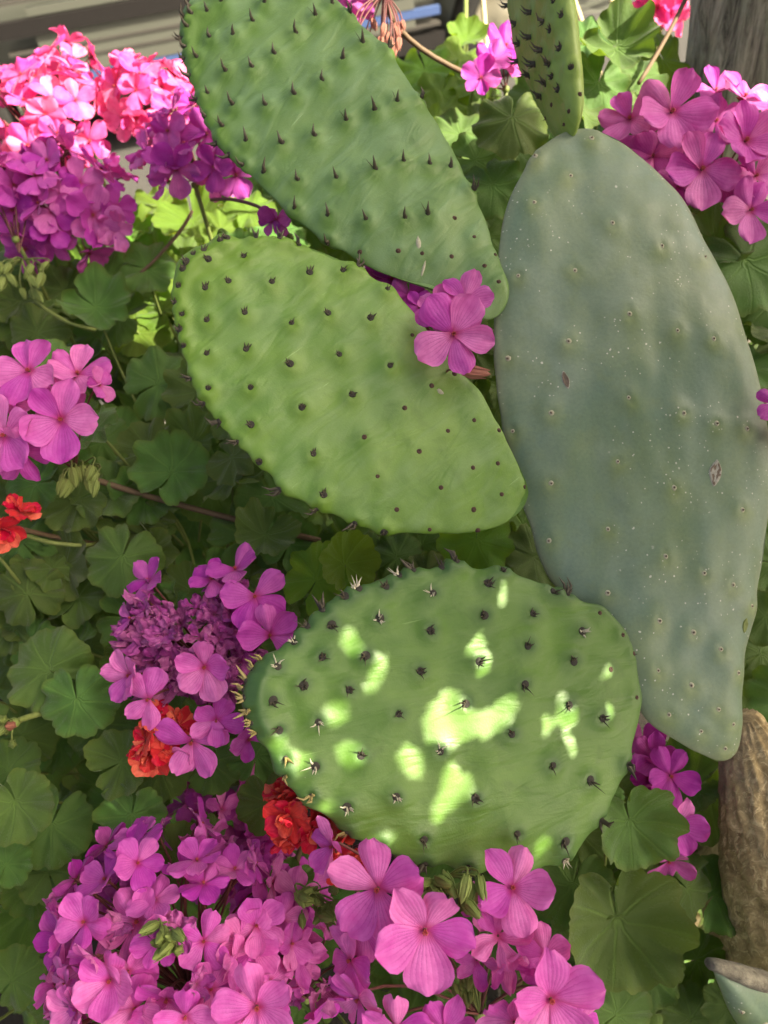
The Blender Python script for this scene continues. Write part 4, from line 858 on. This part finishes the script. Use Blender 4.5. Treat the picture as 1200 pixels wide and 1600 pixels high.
hub = P(790, 140, .80); h = head('pink blooms between the upper pad and the narrow pad', hub)
for a in ((752, 122, 32, .76, -.2, -.1, 160), (790, 72, 40, .78, .3, .2, 30), (768, 95, 34, .77, -.1, .1, 80), (800, 100, 30, .79, .3, .1, 0)): fl(h, *a, 'purp', hub)
hub = P(1030, 50, 1.05); h = head('small sunlit pink head beside the grey bark', hub); dome(h, 1028, 12, 40, 1.04, 10, 28, 'pink_lit', hub=hub, tilt=(0, .4), seed=15)
hub = P(895, 70, 1.15); h = head('tiny pink bloom among the dry stalks', hub); fl(h, 895, 48, 22, 1.14, 0, .3, 0, 'pink', hub); fl(h, 880, 44, 20, 1.14, -.2, .3, 60, 'pink', hub)
hub = P(1250, 690, .62); h = head('pink bloom at the right hand rim of the old pad', hub); fl(h, 1212, 632, 34, .56, -.1, .1, 20, 'pink', hub); fl(h, 1230, 670, 34, .57, .2, .1, 60, 'pink', hub)
# spent head with hanging buds at the top
hub = P(600, -12, .72); h = head('spent geranium head with drooping reddish buds on a brown stem', hub, 'geranium bud clusters', down=P(735, 118, .80), smat=M_STEMB, sr=.0026)
for k in range(20): bud(h, P(598 + ru(-48, 42), 40 + ru(-22, 30), .715 + ru(-.02, .02)), (-UP + RT * ru(-.3, .3)), ru(.010, .015), hub, True)
for a in ((545, 5, 30, .72, -.5, -.3, 200), (560, 12, 26, .72, 0, -.6, 150)): fl(h, *a, 'pink', hub)
h = head('small pale green bud cluster on a thin stem beside the dark leaves', P(22, 1130, .55), 'geranium bud clusters', down=P(190, 1092, .60))
for k in range(14): bud(h, P(6 + ru(-22, 16), 1140 + ru(-22, 30), .545 + ru(-.01, .01)), cdir(ru(-.7, .5), ru(-.9, .3)), ru(.009, .014), P(20, 1128, .55), k % 4 == 0)
# red double blooms
RG = 'red double geranium blooms'
def red(label, cx, cy, r, d, down, n=6, seed=1):
    hub = P(cx, cy, d + .035); h = head(label, hub, RG, down=down, smat=M_STEMB, name='red_geranium_bloom', cat='flower'); dome(h, cx, cy, r, d, n, r * .85, 'red', hub=hub, tilt=(0, .1), seed=seed)
red('red ruffled bloom beside the mauve head on a long reddish stem', -6, 812, 42, .57, P(150, 850, .68), 6, 1)
red('orange red bloom behind the wilting magenta head', 247, 1150, 38, .535, P(280, 1240, .68), 5, 2)
red('deep red ruffled bloom beside the rim of the lower pad', 470, 1272, 42, .50, P(440, 1420, .60), 6, 3)
red('deep red bloom hidden under the edge of the lower pad', 545, 1330, 34, .49, P(560, 1420, .60), 5, 4)

# loose stems and dry stalks
stem(plants['sunny']['o'], [(300, 330, .83), (262, 385, .82), (195, 448, .82)], .0018, M_STEMB)
stem(plants['left']['o'], [(55, 470, .78), (100, 500, .77), (150, 515, .78)], .0020, M_STEMG)
stem(plants['left']['o'], [(30, 832, .64), (90, 850, .64), (150, 850, .66)], .0018, M_STEMG)
for (a, b, lab, mt) in (((728, -30, 1.20), (727, 72, 1.12), 'pale greenish dry stalk upright behind the spent flower head', M_STEMG), ((752, -30, 1.22), (760, 66, 1.14), 'straw yellow dry stalk beside the greenish stalk', M_STRAW), ((890, -20, 1.18), (914, 50, 1.08), 'straw yellow stalk leaning beside the narrow cactus pad', M_STRAW), ((952, -30, 1.2), (960, 30, 1.12), 'short straw stalk behind the scalloped leaves near grey bark', M_STRAW)):
    p0, p1 = P(*a), P(*b); th = thing('dry_stalk', lab, 'stalk', p1, 'dry straw stalks')
    d = (p0 - p1); add('stem', MB().tube([p1 - d * 2.0, p1, p0, p0 + d * 1.0], [.004, .0038, .0036, .002], 7).mesh('stalk', mt), th)

# ------------------------------------------------------------------ parked car
def rayz(px, py, z):
    d = ray(px, py); return CAM + d * ((z - CAM.z) / d.z)
CW = Matrix.Translation((-1.62, 3.78, 0)) @ Matrix.Rotation(math.radians(9), 4, 'Z')
car = bpy.data.objects.new('parked_car', None); link(car, None, CW); tag(car, 'beige silver car parked beyond the flower bed behind the pink blooms', 'car')
t = NT('car_paint'); t.b.inputs['Metallic'].default_value = 0.35; t.b.inputs['Coat Weight'].default_value = 0.8; t.b.inputs['Coat Roughness'].default_value = 0.05
v = t.coord(); m_paint = t.fin(t.mix(t.noise(v, 3, 4), (0.135, 0.142, 0.120), (0.165, 0.170, 0.145)), 0.32)
m_rub = plain('black_trim', (0.010, 0.008, 0.008), 0.6, .2, 40); m_tyre = plain('tyre_rubber', (0.018, 0.017, 0.017), 0.85, .3, 60)
t = NT('car_glass'); m_glass = t.fin((0.03, 0.035, 0.04), 0.05); t.b.inputs['Coat Weight'].default_value = 0.5
t = NT('wheel_cover'); v = t.coord(); m_rim = t.fin(t.mix(t.noise(v, 20, 3), (0.20, 0.185, 0.14), (0.26, 0.24, 0.19)), 0.4); t.b.inputs['Metallic'].default_value = .3
m_lamp = plain('lamp_lens', (0.5, 0.1, 0.06), 0.2)
# side profile with wheel arches, extruded with a bulging flank; x forward along the side, y across
wx = (0.0, 2.55); wr = 0.31
def side_prof():
    pts = [(-.78, .28), (-.40, .22)]
    for cx in wx:
        for k in range(13):
            a = math.pi - math.pi * k / 12; pts.append((cx + math.cos(a) * .29, max(.22, .24 + math.sin(a) * .29)))
    pts += [(3.05, .22), (3.42, .30), (3.48, .55), (3.45, .80), (3.30, .90), (2.9, .95), (2.3, .97), (.30, .93), (-.45, .84), (-.74, .72), (-.82, .50)]
    return pts
prof = side_prof(); V = []; Fc = []; ys = [(0.10, .96), (0.02, .985), (0.0, 1.0), (0.02, 1.0), (1.60, 1.0), (1.63, .985), (1.55, .96)]
layers = [(.14, .955), (.05, .985), (0.0, 1.0), (1.62, 1.0), (1.57, .985), (1.48, .955)]
for (y, s) in layers:
    for (x, z) in prof: V.append((1.3 + (x - 1.3) * s, y + .05 * max(0, (z - .62)) ** 1.0 * (1 if y < .8 else -1) * 2, .55 + (z - .55) * (s if z > .5 else 1)))
n = len(prof)
for k in range(len(layers) - 1):
    for i in range(n): j = (i + 1) % n; Fc.append((k * n + i, k * n + j, (k + 1) * n + j, (k + 1) * n + i))
Fc.append(tuple(range(n))[::-1]); Fc.append(tuple((len(layers) - 1) * n + i for i in range(n)))
body = add('body', mesh('car_body', V, Fc, m_paint, False), car, CW)
cab = [(.15, .93), (.95, 1.40), (1.9, 1.44), (2.65, 1.36), (3.15, .94)]
V = [(x, .14 + (z - .93) * .35, z) for x, z in cab] + [(x, 1.48 - (z - .93) * .35, z) for x, z in cab]
add('roof', mesh('cabin', V, [(4, 3, 2, 1, 0), (5, 6, 7, 8, 9)] + [(i, i + 1, i + 6, i + 5) for i in range(4)], m_paint, False), car, CW)
for q in ([(.42, .97), (1.0, 1.33), (1.55, 1.37), (1.55, .97)], [(1.65, .97), (1.65, 1.375), (1.95, 1.385), (2.55, 1.31), (2.85, .97)]):
    V = [(x, .125 + (z - .93) * .35, z) for x, z in q]; V += [(x, .15 + (z - .93) * .35, z) for x, z in q]; m_ = len(q)
    add('window', mesh('window', V, [tuple(range(m_)), tuple(range(m_, 2 * m_))[::-1]] + [(i, i + m_, (i + 1) % m_ + m_, (i + 1) % m_) for i in range(m_)], m_glass, False), car, CW)
add('rubbing_strip', MB().box((-.74, -.022, .545), (3.36, .02, .605)).mesh('strip', m_rub, False), car, CW)
m_reflect = plain('reflection_dark', (0.06, 0.055, 0.05), 0.5, .1, 20)
for zc in (.30, .435, .48, .66, .72): add('reflection_line', MB().box((.33, -.011 + max(0, zc - .62) * .1, zc), (2.22, .05, zc + .012)).mesh('reflection_line', m_reflect, False), car, CW)  # reflections on the car flank, put in as thin dark bars
m_blue = plain('reflection_blue', (0.06, 0.10, 0.24), 0.4, .1, 20)
for (x0, x1) in ((.33, 2.22), (2.88, 3.36), (-.74, -.33)): add('reflection_stripe', MB().box((x0, -.010, .345), (x1, .02, .378)).mesh('reflection_stripe', m_blue, False), car, CW)  # blue reflection along the flank, put in as a coloured bar
add('sill', MB().box((.31, -.006, .20), (2.24, .2, .27)).mesh('sill', m_rub, False), car, CW)
for (x0, x1) in ((.46, 1.58), (1.60, 2.10)):
    d = MB().box((x0, -.007, .30), (x1, .03, .34)); d.box((x0, -.007, .382), (x1, .03, .54)); d.box((x0, -.007, .61), (x1, .03, .64)); 
    do = add('door', d.mesh('door', m_paint, False), car, CW)
    add('handle', MB().box((x1 - .2, .03, .80), (x1 - .05, .07, .83)).mesh('handle', m_rub, False), do, CW)
for cx in wx:
    for yy, sg in ((.02, 1), (1.60, -1)):
        M = CW @ Matrix.Translation((cx, yy + sg * .09, .252)) @ Matrix.Rotation(math.pi / 2, 4, 'X')
        wo = add('wheel', MB().lathe([(.155, .085), (.22, .095), (.245, .075), (.25, .0), (.245, -.075), (.22, -.09), (.155, -.085)], 32).mesh('tyre', m_tyre), car, M)
        add('rim', MB().lathe([(.001, .075 * 1), (.05, .078), (.09, .055), (.14, .075), (.16, .09), (.16, -.08)], 32).mesh('rim', m_rim), wo, M)
add('tail_lamp', MB().box((3.40, .05, .62), (3.475, .30, .76)).mesh('lamp', m_lamp, False), car, CW)
add('tail_lamp', MB().box((3.40, 1.32, .62), (3.475, 1.57, .76)).mesh('lamp', m_lamp, False), car, CW)
